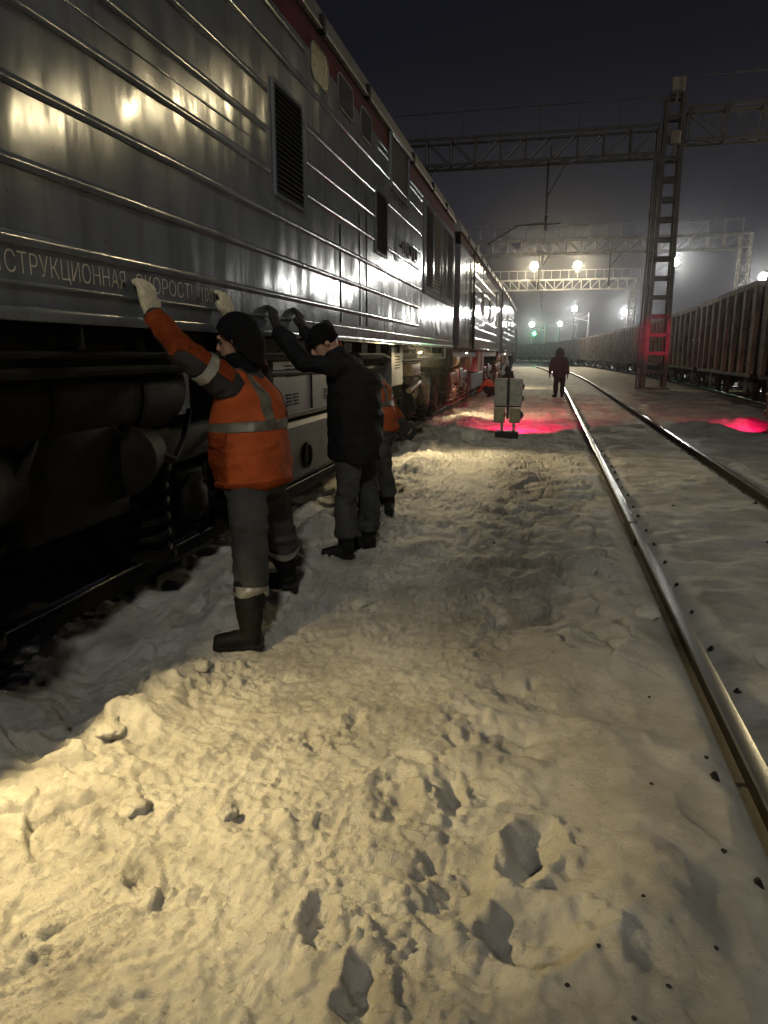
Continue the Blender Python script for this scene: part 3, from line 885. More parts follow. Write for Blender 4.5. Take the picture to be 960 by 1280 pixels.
def roof_band(parent, y0, y1, hooks):
    xf = 2 * X_T1 - SIDE
    r = MB()
    prof = [(SIDE, 4.121), (SIDE - 0.012, 4.36), (SIDE - 0.03, 4.375)]
    n = 3
    vs = [(x, y, z) for y in (y0, y1) for x, z in prof]
    r.add(vs, [(0, 1, 4, 3), (1, 2, 5, 4)])
    r.build('red_band', M['red_band'], parent)
    t = MB()
    c = X_T1; pr = []
    for k in range(13):
        g = math.pi * k / 12
        pr.append((c + (1.535) * math.cos(g), 4.39 + 0.62 * math.sin(g) ** 0.8))
    m = len(pr)
    vs = [(x, y, z) for y in (y0 - 0.02, y1 + 0.02) for x, z in pr]
    t.add(vs, [(i, i + 1, m + i + 1, m + i) for i in range(m - 1)] + [tuple(range(m)), tuple(range(2 * m - 1, m - 1, -1)), (0, m, 2 * m - 1, m - 1)])
    t.bbox((SIDE - 0.02, y0, 4.372), (SIDE + 0.035, y1, 4.398), 0.006)
    t.build('roof', M['roof'], parent, smooth='auto')
    for y in hooks:
        h = MB()
        h.bbox((SIDE - 0.10, y - 0.05, 4.36), (SIDE + 0.045, y + 0.05, 4.50), 0.012)
        h.build('roof_hook', M['black'], parent)


LETTERS_FONT = None


def lettering(parent, text, y0, y1, z0, h, m, name='lettering', x=None):
    cu = bpy.data.curves.new('txt', 'FONT'); cu.body = text; cu.size = 1; cu.extrude = 0.0; cu.resolution_u = 3
    cu.offset = -0.012
    o = bpy.data.objects.new('txt', cu); COL.objects.link(o)
    dg = bpy.context.evaluated_depsgraph_get()
    me = bpy.data.meshes.new_from_object(o.evaluated_get(dg))
    bpy.data.objects.remove(o)
    n = len(me.vertices); co = np.empty(n * 3); me.vertices.foreach_get('co', co); co = co.reshape(-1, 3)
    a, b = co.min(0), co.max(0)
    u = (co[:, 0] - a[0]) / (b[0] - a[0]); w = co[:, 1] / 0.72
    x = SIDE + 0.0035 if x is None else x
    out = np.stack([np.full(n, x), y0 + (y1 - y0) * u, z0 + h * w], 1) - np.array(world_loc(parent))
    me.vertices.foreach_set('co', out.ravel()); me.update()
    return link(name, me, m, parent)


GL = 'sections of the grey diesel locomotive'
# ---- the near section
l1 = thing('diesel_locomotive', 'nearest grey ribbed locomotive section that three men lean on', 'locomotive', (X_T1, 8, 0), GL)
BE = 0.028
beads = [(2.035, -3.4, 11.9, BE), (2.33, -3.4, 11.9, BE), (2.63, -3.4, 12.1, BE), (2.93, -3.4, 5.42, BE), (2.93, 6.28, 8.78, BE), (3.20, -3.4, 5.42, BE),
         (3.20, 6.28, 8.78, BE), (3.48, -3.4, 5.42, BE), (3.48, 6.28, 8.78, BE), (3.80, -3.4, 12.1, BE), (4.06, -3.4, 6.3, BE), (3.07, -3.4, 5.42, 0.008),
         (2.93, 9.55, 12.1, BE), (3.48, 9.55, 12.1, BE), (3.20, 11.3, 12.1, BE), (4.09, 9.0, 9.6, 0.02), (4.01, 9.0, 9.6, 0.02), (4.09, 10.98, 12.2, 0.02), (4.01, 10.98, 12.2, 0.02)]
shell = body_shell(l1, -3.5, 16.4, beads, M['side'], seed=11)
roof_band(l1, -3.5, 16.4, [1.0, 3.2, 5.2, 6.77, 8.46, 11.25, 13.16, 14.9])
louvre(l1, 5.53, 6.15, 2.80, 3.56, 20)
louvre(l1, 8.87, 9.44, 2.82, 3.50, 18)
window(l1, 6.48, 6.98, 3.93, 4.21, M['glass_green'], 0.09)
window(l1, 7.30, 7.86, 3.95, 4.24, M['glass'])
window(l1, 8.18, 8.66, 3.93, 4.21, M['glass'])
# the open upper hatch with its dark interior
dk = MB(); dk.box((SIDE - 0.01, 9.70, 3.72), (SIDE + 0.008, 10.88, 4.34)); dh = dk.build('upper_hatch', M['void'], l1)
df = MB()
df.bbox((SIDE, 9.64, 3.68), (SIDE + 0.035, 9.70, 4.36), 0.006).bbox((SIDE, 10.88, 3.68), (SIDE + 0.035, 10.93, 4.36), 0.006).bbox((SIDE, 9.70, 3.68), (SIDE + 0.034, 10.88, 3.715), 0.006)
df.bbox((SIDE, 9.70, 4.342), (SIDE + 0.034, 10.88, 4.365), 0.005)
df.build('hatch_frame', M['side_far'], dh)
for k in range(4):
    b = MB(); b.bbox((SIDE - 0.004, 9.85 + 0.22 * k, 3.60), (SIDE + 0.004, 9.95 + 0.22 * k, 3.67), 0.006); b.build('vent_slot', M['void'], l1)
# inspection flap with a latch
p = MB(); p.bbox((SIDE - 0.004, 10.0, 2.84), (SIDE + 0.010, 10.75, 3.18), 0.012); fl = p.build('inspection_flap', M['side_far'], l1)
p = MB(); p.bbox((SIDE + 0.009, 10.35, 3.06), (SIDE + 0.03, 10.56, 3.085), 0.006).bar((SIDE + 0.025, 10.55, 3.16), (SIDE + 0.025, 10.60, 3.0), 0.016, 0.016); p.build('latch', M['black'], fl)
louvre(l1, 10.95, 11.15, 3.02, 3.16, 5, 'small_vent', M['box']); louvre(l1, 11.4, 11.62, 3.02, 3.16, 5, 'small_vent', M['box'])
# radiator shutters
for a, b, nm, slt in ((12.55, 13.30, 22, M['side_far']), (13.42, 14.22, 22, M['box']), (14.50, 15.05, 22, M['tank']), (15.20, 16.0, 22, M['black'])):
    louvre(l1, a, b, 2.72, 4.02, nm, 'radiator_shutter', slt)
p = MB(); p.bbox((SIDE, 12.36, 2.60), (SIDE + 0.030, 16.3, 2.665), 0.008)
for k in range(24): p.cyl((SIDE + 0.028, 12.45 + k * 0.16, 2.632), (SIDE + 0.040, 12.45 + k * 0.16, 2.632), 0.014, n=6)
p.bbox((SIDE, 12.36, 2.67), (SIDE + 0.026, 12.42, 4.1), 0.008).bbox((SIDE, 16.18, 2.67), (SIDE + 0.026, 16.3, 4.1), 0.008)
p.build('shutter_frame', M['side_far'], l1)
# pipes and seams down the side
p = MB()
for y, z0, z1 in ((7.32, 1.90, 2.86), (8.10, 1.9, 3.1), (8.42, 1.9, 3.36)): p.bbox((SIDE - 0.003, y - 0.010, z0), (SIDE + 0.008, y + 0.010, z1), 0.003)
p.build('panel_seam', M['black'], l1)
# writing
lettering(l1, 'КОН', 2.29, 2.51, 1.900, 0.088, M['letter'])
lettering(l1, 'СТРУКЦИОННАЯ', 2.535, 3.375, 1.900, 0.088, M['letter'])
lettering(l1, 'СКОРОСТЬ-100', 3.47, 4.36, 1.902, 0.088, M['letter'])
lettering(l1, 'КМ/Ч', 4.39, 4.66, 1.925, 0.062, M['letter'])
# the lamp that lights the ground beside the cab, with an added shade plate
LP = V((-1.985, 1.55, 1.36))
p = MB()
p.cyl((SIDE, LP.y, LP.z + 0.06), (LP.x, LP.y, LP.z + 0.06), 0.02).lathe((LP.x, LP.y, LP.z + 0.09), (0.15, 0, -1), [(-0.02, 0.02), (0.0, 0.05), (0.05, 0.075), (0.055, 0.07)], 18)
dv = V((0.40, 1, 0)).normalized(); nv = V((-1, 0.40, 0)).normalized()
c0 = LP + nv * 0.028 - dv * 0.05; c1 = LP + nv * 0.028 + dv * 0.14
p.bar(c0 + V((0, 0, -0.16)), c1 + V((0, 0, -0.16)), 0.006, 0.44)  # plate added out of view to cut off the light pool on the left
sl_ = p.build('step_lamp', M['black'], l1, smooth='auto')
g = MB(); g.ball(LP + V((0.0, 0, 0.035)), 0.022); g.build('bulb', M['lamp_warm'], sl_, smooth=True)
point_light('step_light', LP, P_STEP, (1.0, 0.75, 0.34), 0.018, sl_, spot=94, aim=(-1.22, 2.05, 0.0), blend=0.9)
def side_lamp(parent, x, y, z, power, aim, spot=130):
    p = MB()
    p.bbox((SIDE - 0.10, y - 0.05, z + 0.02), (x + 0.03, y + 0.05, z + 0.05), 0.008)
    p.lathe((x, y, z + 0.03), (0.2, 0, -1), [(-0.02, 0.02), (0.0, 0.05), (0.05, 0.07), (0.055, 0.064)], 18)
    o = p.build('step_lamp', M['bogie_tan'], parent, smooth='auto')
    g = MB(); g.ball((x + 0.004, y, z - 0.012), 0.026); g.build('bulb', M['lamp_warm'], o, smooth=True)
    point_light('step_light', (x + 0.02, y, z - 0.05), power, (1.0, 0.78, 0.42), 0.02, o, spot=spot, aim=aim, blend=0.8)
    return o


side_lamp(l1, -1.97, 11.35, 1.64, P_STEP * 1.1, (-0.7, 9.9, 0), 126)
# underframe
bogie(l1, 3.25, detail=True); bogie(l1, 13.3, detail=True, tan=True)
p = MB(); p.lathe((SIDE - 0.52, 2.0, 1.36), (0, 1, 0), [(-0.3, 0.05), (-0.26, 0.2), (-0.15, 0.29), (0, 0.31), (2.2, 0.31), (2.45, 0.25), (2.55, 0.10)], 30)
for y in (2.2, 3.0, 3.8): p.lathe((SIDE - 0.52, y, 1.36), (0, 1, 0), [(0, 0.31), (0.005, 0.325), (0.045, 0.325), (0.05, 0.31)], 30)
p.build('air_reservoir', M['bogie'], l1, smooth='auto')
p = MB(); p.bbox((SIDE - 2.4, -3.3, 1.52), (SIDE - 0.16, 16.2, 1.715), 0.02)
for k in range(26): p.bbox((SIDE - 0.14, -3.0 + k * 0.75, 1.60), (SIDE - 0.02, -2.97 + k * 0.75, 1.715), 0.004)
p.tube([(SIDE - 0.12, -3, 1.50), (SIDE - 0.12, 5.4, 1.50), (SIDE - 0.2, 5.8, 1.42), (SIDE - 0.2, 9, 1.40), (SIDE - 0.12, 16, 1.52)], 0.03)
p.tube([(SIDE - 0.06, 1, 1.58), (SIDE - 0.06, 9.5, 1.58), (SIDE - 0.1, 10.5, 1.50), (SIDE - 0.1, 15.5, 1.5)], 0.02)
p.build('underframe', M['black'], l1, smooth='auto')
p = MB(); p.bbox((SIDE - 1.0, 5.85, 0.99), (SIDE - 0.20, 8.6, 1.62), 0.03)
bx_ = p.build('battery_box', M['box'], l1)
for yb in (6.25, 6.45, 7.4, 7.6):
    v = MB()
    for zz_ in (1.12, 1.38):
        for k in range(4): v.bbox((SIDE - 0.203, yb - 0.06, zz_ + k * 0.03), (SIDE - 0.192, yb + 0.06, zz_ + k * 0.03 + 0.014), 0.002)
    v.build('vent_row', M['void'], bx_)
v = MB(); v.bbox((SIDE - 0.205, 6.9, 1.02), (SIDE - 0.188, 6.915, 1.6), 0.003); v.bbox((SIDE - 0.205, 5.9, 1.585), (SIDE - 0.15, 8.55, 1.61), 0.006); v.bbox((SIDE - 0.205, 5.9, 1.03), (SIDE - 0.185, 8.55, 1.05), 0.004); v.build('door_trim', M['tank'], bx_)
p = MB(); prof = [(-0.12, 0.36), (-0.06, 0.42), (-0.05, 0.91), (-0.08, 0.955), (-0.2, 0.97)]
ys_ = [5.75, 9.25]
vs = [(SIDE - 0.15 + dx, y, z) for y in ys_ for dx, z in prof] + [(SIDE - 1.6, y, z) for y in ys_ for z in (0.36, 0.97)]
p.add(vs, [(0, 1, 6, 5), (1, 2, 7, 6), (2, 3, 8, 7), (3, 4, 9, 8), (0, 1, 2, 3, 4, 11, 10), (9, 8, 7, 6, 5, 12, 13), (4, 9, 13, 11), (10, 12, 5, 0)])
ft = p.build('fuel_tank', M['tank'], l1)
p = MB(); p.lathe((SIDE - 0.21, 6.72, 0.60), (1, 0, 0), [(0, 0.13), (0.03, 0.13), (0.035, 0.105), (0.012, 0.10), (0.012, 0.02)], 24); p.build('filler_cap', M['black'], ft, smooth='auto')
p = MB(); p.bbox((SIDE - 0.9, 10.1, 1.12), (SIDE - 0.06, 10.95, 1.70), 0.02)
eb = p.build('equipment_box', M['box'], l1)
v = MB()
for kk in range(5):
    for cc in (0, 1, 2): v.bbox((SIDE - 0.064, 10.38 + cc * 0.12, 1.38 + kk * 0.04), (SIDE - 0.053, 10.45 + cc * 0.12, 1.395 + kk * 0.04), 0.002)
v.build('vent_row', M['void'], eb)
# tan dusty gear by the second bogie
p = MB(); p.bbox((SIDE - 0.30, 12.0, 1.22), (SIDE - 0.12, 12.85, 1.42), 0.03)
p.lathe((SIDE - 0.30, 12.9, 1.33), (1, 0.3, 0), [(0, 0.05), (0.02, 0.14), (0.14, 0.15), (0.16, 0.11)], 20)
p.tube([(SIDE - 0.15, 11.9, 0.98), (SIDE - 0.10, 12.3, 1.06), (SIDE - 0.14, 12.8, 1.10), (SIDE - 0.16, 13.2, 1.02), (SIDE - 0.12, 13.4, 0.8)], 0.045)
p.lathe((SIDE - 0.22, 13.9, 0.82), (1, 0, 0), [(-0.05, 0.2), (0.06, 0.21), (0.08, 0.19), (0.10, 0.08)], 24)
p.build('brake_gear', M['bogie_tan'], l1, smooth='auto')
p = MB(); p.lathe((SIDE - 0.20, 12.3, 0.78), (1, 0, 0), [(-0.1, 0.29), (0.02, 0.30), (0.05, 0.26), (0.05, 0.22), (0.01, 0.20), (0.01, 0.09), (0.06, 0.08), (0.08, 0.03)], 32); p.build('gear_case', M['bogie'], l1, smooth='auto')
p = MB(); p.bbox((SIDE - 0.09, 11.05, 1.66), (SIDE - 0.005, 11.25, 1.72), 0.01); p.build('junction_box', M['bogie_tan'], l1)
for y in (12.0, 15.2):
    p = MB(); p.bbox((SIDE - 0.07, y, 1.52), (SIDE - 0.01, y + 0.14, 1.72), 0.01); p.build('jacking_bracket', M['box'], l1)
# dark bellows to the next section
p = MB()
for k in range(8): p.bbox((SIDE - 2.6, 16.42 + 0.14 * k, 1.3), (SIDE - 0.10 - 0.05 * (k % 2), 16.54 + 0.14 * k, 4.2), 0.02)
p.build('gangway_bellows', M['void'], l1)

# ---- the farther sections
def far_section(y0, y1, label, plain_front):
    yb = (y0 + y1) / 2
    t = thing('diesel_locomotive', label, 'locomotive', (X_T1, yb, 0), GL)
    a = y0 + plain_front
    bl = []
    for z in (2.035, 2.33, 2.63, 3.48, 3.80): bl.append((z, a + 0.25, y1 - 3.2, BE))
    L = y1 - 3.2 - a
    for z in (2.93, 3.20): bl += [(z, a + 0.25, a + 0.28 * L, BE), (z, a + 0.42 * L, a + 0.62 * L, BE), (z, a + 0.74 * L, y1 - 3.2, BE)]
    body_shell(t, y0, y1, bl, M['side_far'], seed=int(y0), step=0.09)
    roof_band(t, y0, y1, [y0 + 1.5 + 1.9 * k for k in range(int((y1 - y0 - 2) / 1.9))])
    louvre(t, a + 0.30 * L, a + 0.39 * L, 2.80, 3.56, 14, slat=M['tank'])
    louvre(t, a + 0.64 * L, a + 0.72 * L, 2.80, 3.56, 14, slat=M['box'])
    for k in range(3): window(t, a + 0.15 * L + 1.0 * k, a + 0.15 * L + 0.55 + 1.0 * k, 3.93, 4.21, M['glass'])
    for k in range(3): louvre(t, y1 - 3.0 + k * 0.95, y1 - 2.2 + k * 0.95, 2.72, 4.02, 16, 'radiator_shutter', M['black'] if k else M['box'])
    if plain_front > 1:
        p = MB()
        p.tube([(SIDE + 0.04, a, 1.72), (SIDE + 0.04, a, 4.3)], 0.022); p.tube([(SIDE + 0.04, a + 0.35, 1.72), (SIDE + 0.04, a + 0.35, 3.3)], 0.018)
        for k in range(5): p.bbox((SIDE, a - 0.05, 1.8 + k * 0.6), (SIDE + 0.06, a + 0.04, 1.85 + k * 0.6), 0.008)
        p.build('handrail', M['black'], t, smooth='auto')
        p = MB(); p.bbox((SIDE - 0.003, y0 + 1.3, 2.0), (SIDE + 0.008, y0 + 1.33, 3.9), 0.003); p.bbox((SIDE - 0.003, y0 + 2.1, 2.0), (SIDE + 0.008, y0 + 2.13, 3.9), 0.003); p.build('door_seam', M['tank'], t)
    bogie(t, y0 + 2.9, red=True, detail=False); bogie(t, y1 - 2.9, red=True, detail=False)
    p = MB(); p.bbox((SIDE - 2.4, y0 + 0.2, 1.5), (SIDE - 0.16, y1 - 0.2, 1.715), 0.02); p.build('underframe', M['bogie_red'], t)
    p = MB(); p.bbox((SIDE - 1.5, yb - 2.2, 0.42), (SIDE - 0.25, yb + 2.2, 1.0), 0.06); p.build('fuel_tank', M['tank'], t)
    for k in range(2):
        p = MB(); p.bbox((SIDE - 0.8, yb - 1.6 + k * 1.3, 1.02), (SIDE - 0.10, yb - 0.6 + k * 1.3, 1.72), 0.03); p.build('equipment_box', M['wagon_pale'], t)
    p = MB(); p.lathe((SIDE - 0.35, y0 + 0.9, 1.45), (0, 1, 0), [(0, 0.05), (0.03, 0.2), (0.7, 0.2), (0.75, 0.05)], 18)
    p.lathe((SIDE - 0.3, y0 + 4.6, 1.35), (1, 0, 0), [(0, 0.2), (0.12, 0.22), (0.15, 0.1)], 18)
    p.build('sand_box', M['bogie_tan'], t, smooth='auto')
    side_lamp(t, -1.99, y0 + 0.7, 1.64, P_STEP * 0.9, (-1.2, y0 + 2.0, 0), 130)
    p = MB()
    for k in range(3): p.bbox((SIDE - 2.5, y1 + 0.02 + 0.15 * k, 1.3), (SIDE - 0.15, y1 + 0.13 + 0.15 * k, 4.1), 0.02)
    p.build('gangway_bellows', M['void'], t)
    sh = curve(yb)
    t.location.x += sh
    t.rotation_euler.z = math.atan((curve(y0) - curve(y1)) / (y1 - y0))
    return t


far_section(17.6, 33.3, 'second locomotive section, smooth silver front bay behind the dark bellows', 2.9)
far_section(33.9, 49.5, 'farthest locomotive section, small beyond the second one along the same track', 1.0)


# ================================================================== OPEN WAGONS
def wagon_parts(t, L, dark=False):
    """origin at the middle of the near side face, on the ground; +y along the train, body towards +x"""
    W = 3.1; z0, z1 = 1.12, 3.62
    side = M['wagon_dark'] if dark else M['wagon']
    b = MB()
    b.box((0.14, -L / 2, z0), (0.17, L / 2, z1)).box((W - 0.17, -L / 2, z0), (W - 0.14, L / 2, z1))
    b.box((0.171, -L / 2, z0), (W - 0.171, -L / 2 + 0.04, z1 - 0.004)).box((0.171, L / 2 - 0.04, z0), (W - 0.171, L / 2, z1 - 0.004))
    b.box((0.171, -L / 2 + 0.041, z0), (W - 0.171, L / 2 - 0.041, z0 + 0.06))
    for k in range(3): b.bbox((0.10, -L / 2 + 0.35, 1.7 + 0.62 * k), (0.139, L / 2 - 0.35, 1.74 + 0.62 * k), 0.01)
    b.build('body', side, t)
    n = 8
    for k in range(n):
        y = -L / 2 + 0.22 + k * (L - 0.44) / (n - 1)
        w = 0.24 if k in (0, n - 1) else 0.19
        for s, x0, x1 in ((0, 0.0, 0.139), (1, W - 0.139, W)):
            p = MB(); xo, xi = (x0, x1) if s == 0 else (x1, x0)
            p.add([(xo, y - w * 0.6, z0 - 0.10), (xo, y + w * 0.6, z0 - 0.10), (xo, y + w, z1 - 0.12), (xo, y - w, z1 - 0.12),
                   (xi, y - w * 0.8, z0 - 0.10), (xi, y + w * 0.8, z0 - 0.10), (xi, y + w * 1.25, z1 - 0.12), (xi, y - w * 1.25, z1 - 0.12)],
                  [(0, 1, 2, 3), (7, 6, 5, 4), (0, 3, 7, 4), (1, 5, 6, 2), (2, 6, 7, 3), (0, 4, 5, 1)])
            p.build('side_post', M['wagon_dark'] if dark else M['wagon_pale'], t)
    r = MB()
    r.bbox((-0.02, -L / 2 - 0.03, z1 - 0.118), (0.19, L / 2 + 0.03, z1 + 0.06), 0.02).bbox((W - 0.19, -L / 2 - 0.03, z1 - 0.118), (W + 0.02, L / 2 + 0.03, z1 + 0.06), 0.02)
    r.bbox((0.191, -L / 2 - 0.03, z1 - 0.10), (W - 0.191, -L / 2 + 0.1, z1 + 0.058), 0.02).bbox((0.191, L / 2 - 0.1, z1 - 0.10), (W - 0.191, L / 2 + 0.03, z1 + 0.058), 0.02)
    r.build('top_rim', M['wagon_dark'] if dark else M['wagon_pale'], t)
    f = MB(); f.bbox((0.05, -L / 2, 0.90), (0.16, L / 2, z0 - 0.10), 0.01).bbox((W - 0.16, -L / 2, 0.90), (W - 0.05, L / 2, z0 - 0.10), 0.01).bbox((W / 2 - 0.2, -L / 2 - 0.45, 0.84), (W / 2 + 0.2, L / 2 + 0.45, 1.08), 0.02)
    for k in range(6): f.bbox((0.165, -L / 2 + 0.6 + k * (L - 1.3) / 5, 0.92), (W - 0.165, -L / 2 + 0.75 + k * (L - 1.3) / 5, 1.02), 0.01)
    f.build('frame', M['wagon_dark'], t)
    for s in (-1, 1):
        g = MB(); yc = s * (L / 2 - 1.9)
        for x in (0.42, W - 0.42):
            g.bbox((x - 0.09, yc - 1.15, 0.52), (x + 0.09, yc + 1.15, 0.72), 0.05).bbox((x - 0.1, yc - 0.3, 0.34), (x + 0.1, yc + 0.3, 0.86), 0.05)
            for d in (-1, 1): g.bbox((x - 0.11, yc + d * 0.93 - 0.16, 0.42), (x + 0.11, yc + d * 0.93 + 0.16, 0.74), 0.04)
        g.bbox((0.42, yc - 0.16, 0.60), (W - 0.42, yc + 0.16, 0.80), 0.04)
        bo = g.build('bogie', M['wagon_dark'], t)
        for d in (-1, 1):
            w = MB(); yw = yc + d * 0.93
            for x, sg in ((W / 2 - 0.73, -1), (W / 2 + 0.73, 1)):
                w.lathe((x, yw, 0.575), (sg, 0, 0), [(-0.03, 0.08), (-0.03, 0.50), (0.0, 0.50), (0.01, 0.475), (0.10, 0.47), (0.105, 0.4), (0.07, 0.38), (0.06, 0.12), (0.09, 0.1), (0.10, 0.04)], 24)
            w.cyl((W / 2 - 0.7, yw, 0.575), (W / 2 + 0.7, yw, 0.575), 0.08)
            w.build('wheelset', M['wagon_dark'], bo, smooth='auto')
    h = MB()
    for s in (-1, 1):
        for k in range(4): h.tube([(-0.03, s * (L / 2 - 0.12), 1.3 + 0.45 * k), (-0.03, s * (L / 2 - 0.5), 1.3 + 0.45 * k)], 0.014, 6)
    h.build('ladder_rungs', M['wagon_dark'], t)


PITCH = 11.5
GW = 'rusty open wagons on the far right track'
ORD = ['nearest', 'second', 'third', 'fourth', 'fifth', 'sixth', 'seventh', 'eighth', 'ninth', 'tenth', 'eleventh', 'twelfth', 'thirteenth', 'fourteenth', 'fifteenth', 'sixteenth']
w0 = thing('open_wagon', '', 'freight wagon', (0, 0, 0), GW)
wagon_parts(w0, 10.5)
yc = 23.25 + 5.25
first = True
cnt = 0
yc -= PITCH
while yc < 186:
    w = w0 if cnt == 0 else copy_tree(w0)
    ya, yb2 = yc - 5.0, yc + 5.0
    w.location = ((wagon_face(ya) + wagon_face(yb2)) / 2, yc, 0)
    w.rotation_euler.z = math.atan((wagon_face(ya) - wagon_face(yb2)) / (yb2 - ya))
    if cnt == 0: w['label'] = 'rusty open wagon cut off by the edge of the view'
    elif cnt == 1: w['label'] = 'large rusty open wagon with pale top rim just right of the red lit tower'
    elif cnt == 2: w['label'] = 'rusty open wagon partly hidden by the lattice tower'
    else: w['label'] = 'rusty open wagon, %s from the near end of the right hand train' % ORD[cnt]
    cnt += 1
    ds = max(6.0, PITCH * math.cos(w.rotation_euler.z))
    yc += ds
# dark wagons behind the locomotives
for k, (y, lab) in enumerate(((56.0, 'dark open wagon coupled behind the last locomotive section'), (67.3, 'dark open wagon farther along behind the locomotives, by the green signal'))):
    d = thing('open_wagon', lab, 'freight wagon', (0, 0, 0), 'dark wagons behind the locomotives')
    if k == 0: wagon_parts(d, 10.5, True); dark0 = d
    else:
        bpy.data.objects.remove(d); d = copy_tree(dark0); d['label'] = lab
    d.rotation_euler.z = math.pi + math.atan((curve(y - 5) - curve(y + 5)) / 10)
    d.location = (SIDE - 0.05 + curve(y), y, 0)


# ================================================================== GANTRIES
def truss(parent, x0, x1, y, zb, zt, depth=0.8, n=None, m=None, bar_=0.07, name='truss_beam'):
    m = m or M['lattice']; n = n or max(4, int(abs(x1 - x0) / 1.1))
    b = MB()
    for yy in (y - depth / 2, y + depth / 2):
        for z in (zb, zt): b.bar((x0, yy, z), (x1, yy, z), bar_ * 1.3, bar_ * 1.3)
        for k in range(n + 1):
            x = x0 + (x1 - x0) * k / n
            b.bar((x, yy + 0.003, zb), (x, yy + 0.003, zt), bar_ * 0.8, bar_ * 0.8)
            if k < n:
                xn = x0 + (x1 - x0) * (k + 1) / n
                up = (k + 0.5) < n / 2
                b.bar((x, yy - 0.004, zt if up else zb), (xn, yy - 0.004, zb if up else zt), bar_ * 0.75, bar_ * 0.6)
    for k in range(n + 1):
        x = x0 + (x1 - x0) * k / n
        b.bar((x, y - depth / 2, zb - 0.004), (x, y + depth / 2, zb - 0.004), bar_ * 0.7); b.bar((x, y - depth / 2, zt + 0.004), (x, y + depth / 2, zt + 0.004), bar_ * 0.7)
        if k < n: b.bar((x, y - depth / 2, zb + 0.008), (x0 + (x1 - x0) * (k + 1) / n, y + depth / 2, zb + 0.008), bar_ * 0.6)
    return b.build(name, m, parent)


def railing(parent, x0, x1, y, z, h=1.0, m=None, step=1.6):
    b = MB(); n = max(2, int(abs(x1 - x0) / step))
    b.bar((x0, y, z + h), (x1, y, z + h), 0.05)
    for k in range(n + 1): b.bar((x0 + (x1 - x0) * k / n, y, z), (x0 + (x1 - x0) * k / n, y, z + h), 0.04)
    return b.build('railing', m or M['lattice'], parent)


def lattice_mast(parent, x, y, h, w0_, w1_, m, step=0.75, bar_=0.08, name='lattice_mast', batten=False):
    b = MB()
    def wd(z): return w0_ + (w1_ - w0_) * z / h
    cs = ((-1, -1), (1, -1), (1, 1), (-1, 1))
    lw = bar_ * (1.3 if batten else 1)
    for sx, sy in cs: b.bar((x + sx * wd(0) / 2, y + sy * wd(0) / 2, -0.2), (x + sx * wd(h) / 2, y + sy * wd(h) / 2, h), lw, lw)
    n = int(h / step)
    for k in range(n + 1):
        z = k * h / n; q = wd(z) / 2; z2 = min(h, (k + 1) * h / n); q2 = wd(z2) / 2
        for i in range(4):
            a, c = cs[i], cs[(i + 1) % 4]
            front = batten and i in (0, 2)
            b.bar((x + a[0] * q, y + a[1] * q * 1.02, z), (x + c[0] * q, y + c[1] * q * 1.02, z), 0.03 if front else bar_ * 0.6, 0.15 if front else bar_ * 0.6, up=(0, 0, 1))
            if k < n and not front: b.bar((x + a[0] * q, y + a[1] * q, z), (x + c[0] * q2, y + c[1] * q2, z2), bar_ * 0.55, bar_ * 0.4)
    return b.build(name, m, parent)


def floodlight(parent_or_none, p, aim, warm, label, power, mast=None, group='floodlights burning over the yard', size=0.28, color=None, post=0.35, soft=0.16):
    """round floodlight: hood, bracket, glowing lens and its own light"""
    p = V(p); d = (V(aim) - p).normalized()
    t = thing('floodlight', label, 'floodlight', p, group)
    b = MB(); b.lathe(p, d, [(-0.9 * size, 0.25 * size), (-0.75 * size, 0.5 * size), (-0.2 * size, 0.95 * size), (0.0, 1.02 * size), (0.04, 1.02 * size), (0.02, 0.95 * size)], 20)
    b.build('housing', M['lattice_dark'], t, smooth='auto')
    g = MB(); g.lathe(p + d * 0.03, d, [(0, 0.93 * size), (0.02, 0.9 * size), (0.06, 0.6 * size), (0.075, 0.1 * size)], 20); g.build('lens', M['lamp_warm' if warm else 'lamp_cool'], t, smooth=True)
    k = MB(); k.bar(p - d * 0.3 * size, p - d * 0.3 * size - V((0, 0, post)), 0.05); k.bbox((p.x - 0.2, p.y - 0.12, p.z - post - 0.1), (p.x + 0.2, p.y + 0.12, p.z - post), 0.02)
    if mast:
        k.cyl((p.x, p.y, -0.1), (p.x, p.y, p.z - post - 0.05), 0.12, 0.07, 12)
    k.build('mast' if mast else 'bracket', M['lattice_dark'], t)
    if power: point_light('flood_light', p + d * 0.16, power, color or ((1.0, 0.86, 0.60) if warm else (0.98, 0.98, 0.94)), soft, t)
    return t


# first gantry: the big lattice tower with beams to both sides
GG = 'lattice gantries spanning the tracks'
g1 = thing('overhead_gantry', 'nearest dark lattice gantry whose tower base glows red beside the wagons', 'gantry', (4.75, 35, 0), GG)
lattice_mast(g1, 4.78, 35.0, 12.2, 0.92, 0.62, M['lattice_dark'], 0.80, 0.12, batten=True)
p = MB(); p.bbox((4.1, 34.35, -0.2), (5.45, 35.65, 0.12), 0.05); p.build('footing', M['lattice_dark'], g1)
p = MB()
for dx in (-0.78, -0.66, -0.56): p.tube([(4.78 + dx, 34.45, 0), (4.78 + dx * 0.9, 34.5, 9.9)], 0.045, 8)
for k in range(6): p.bbox((3.95, 34.45, 1.4 + 1.5 * k), (4.4, 34.52, 1.46 + 1.5 * k), 0.01)
p.build('cable_conduit', M['lattice_dark'], g1, smooth='auto')
truss(g1, 4.2, -12.5, 35.0, 9.95, 11.05, 0.9, 15, M['lattice_dark'], 0.085)
railing(g1, 4.2, -12.5, 34.5, 11.1, 1.0, M['lattice_dark'])
truss(g1, 5.3, 24, 34.6, 10.3, 11.55, 0.9, 13, M['lattice_dark'], 0.085)
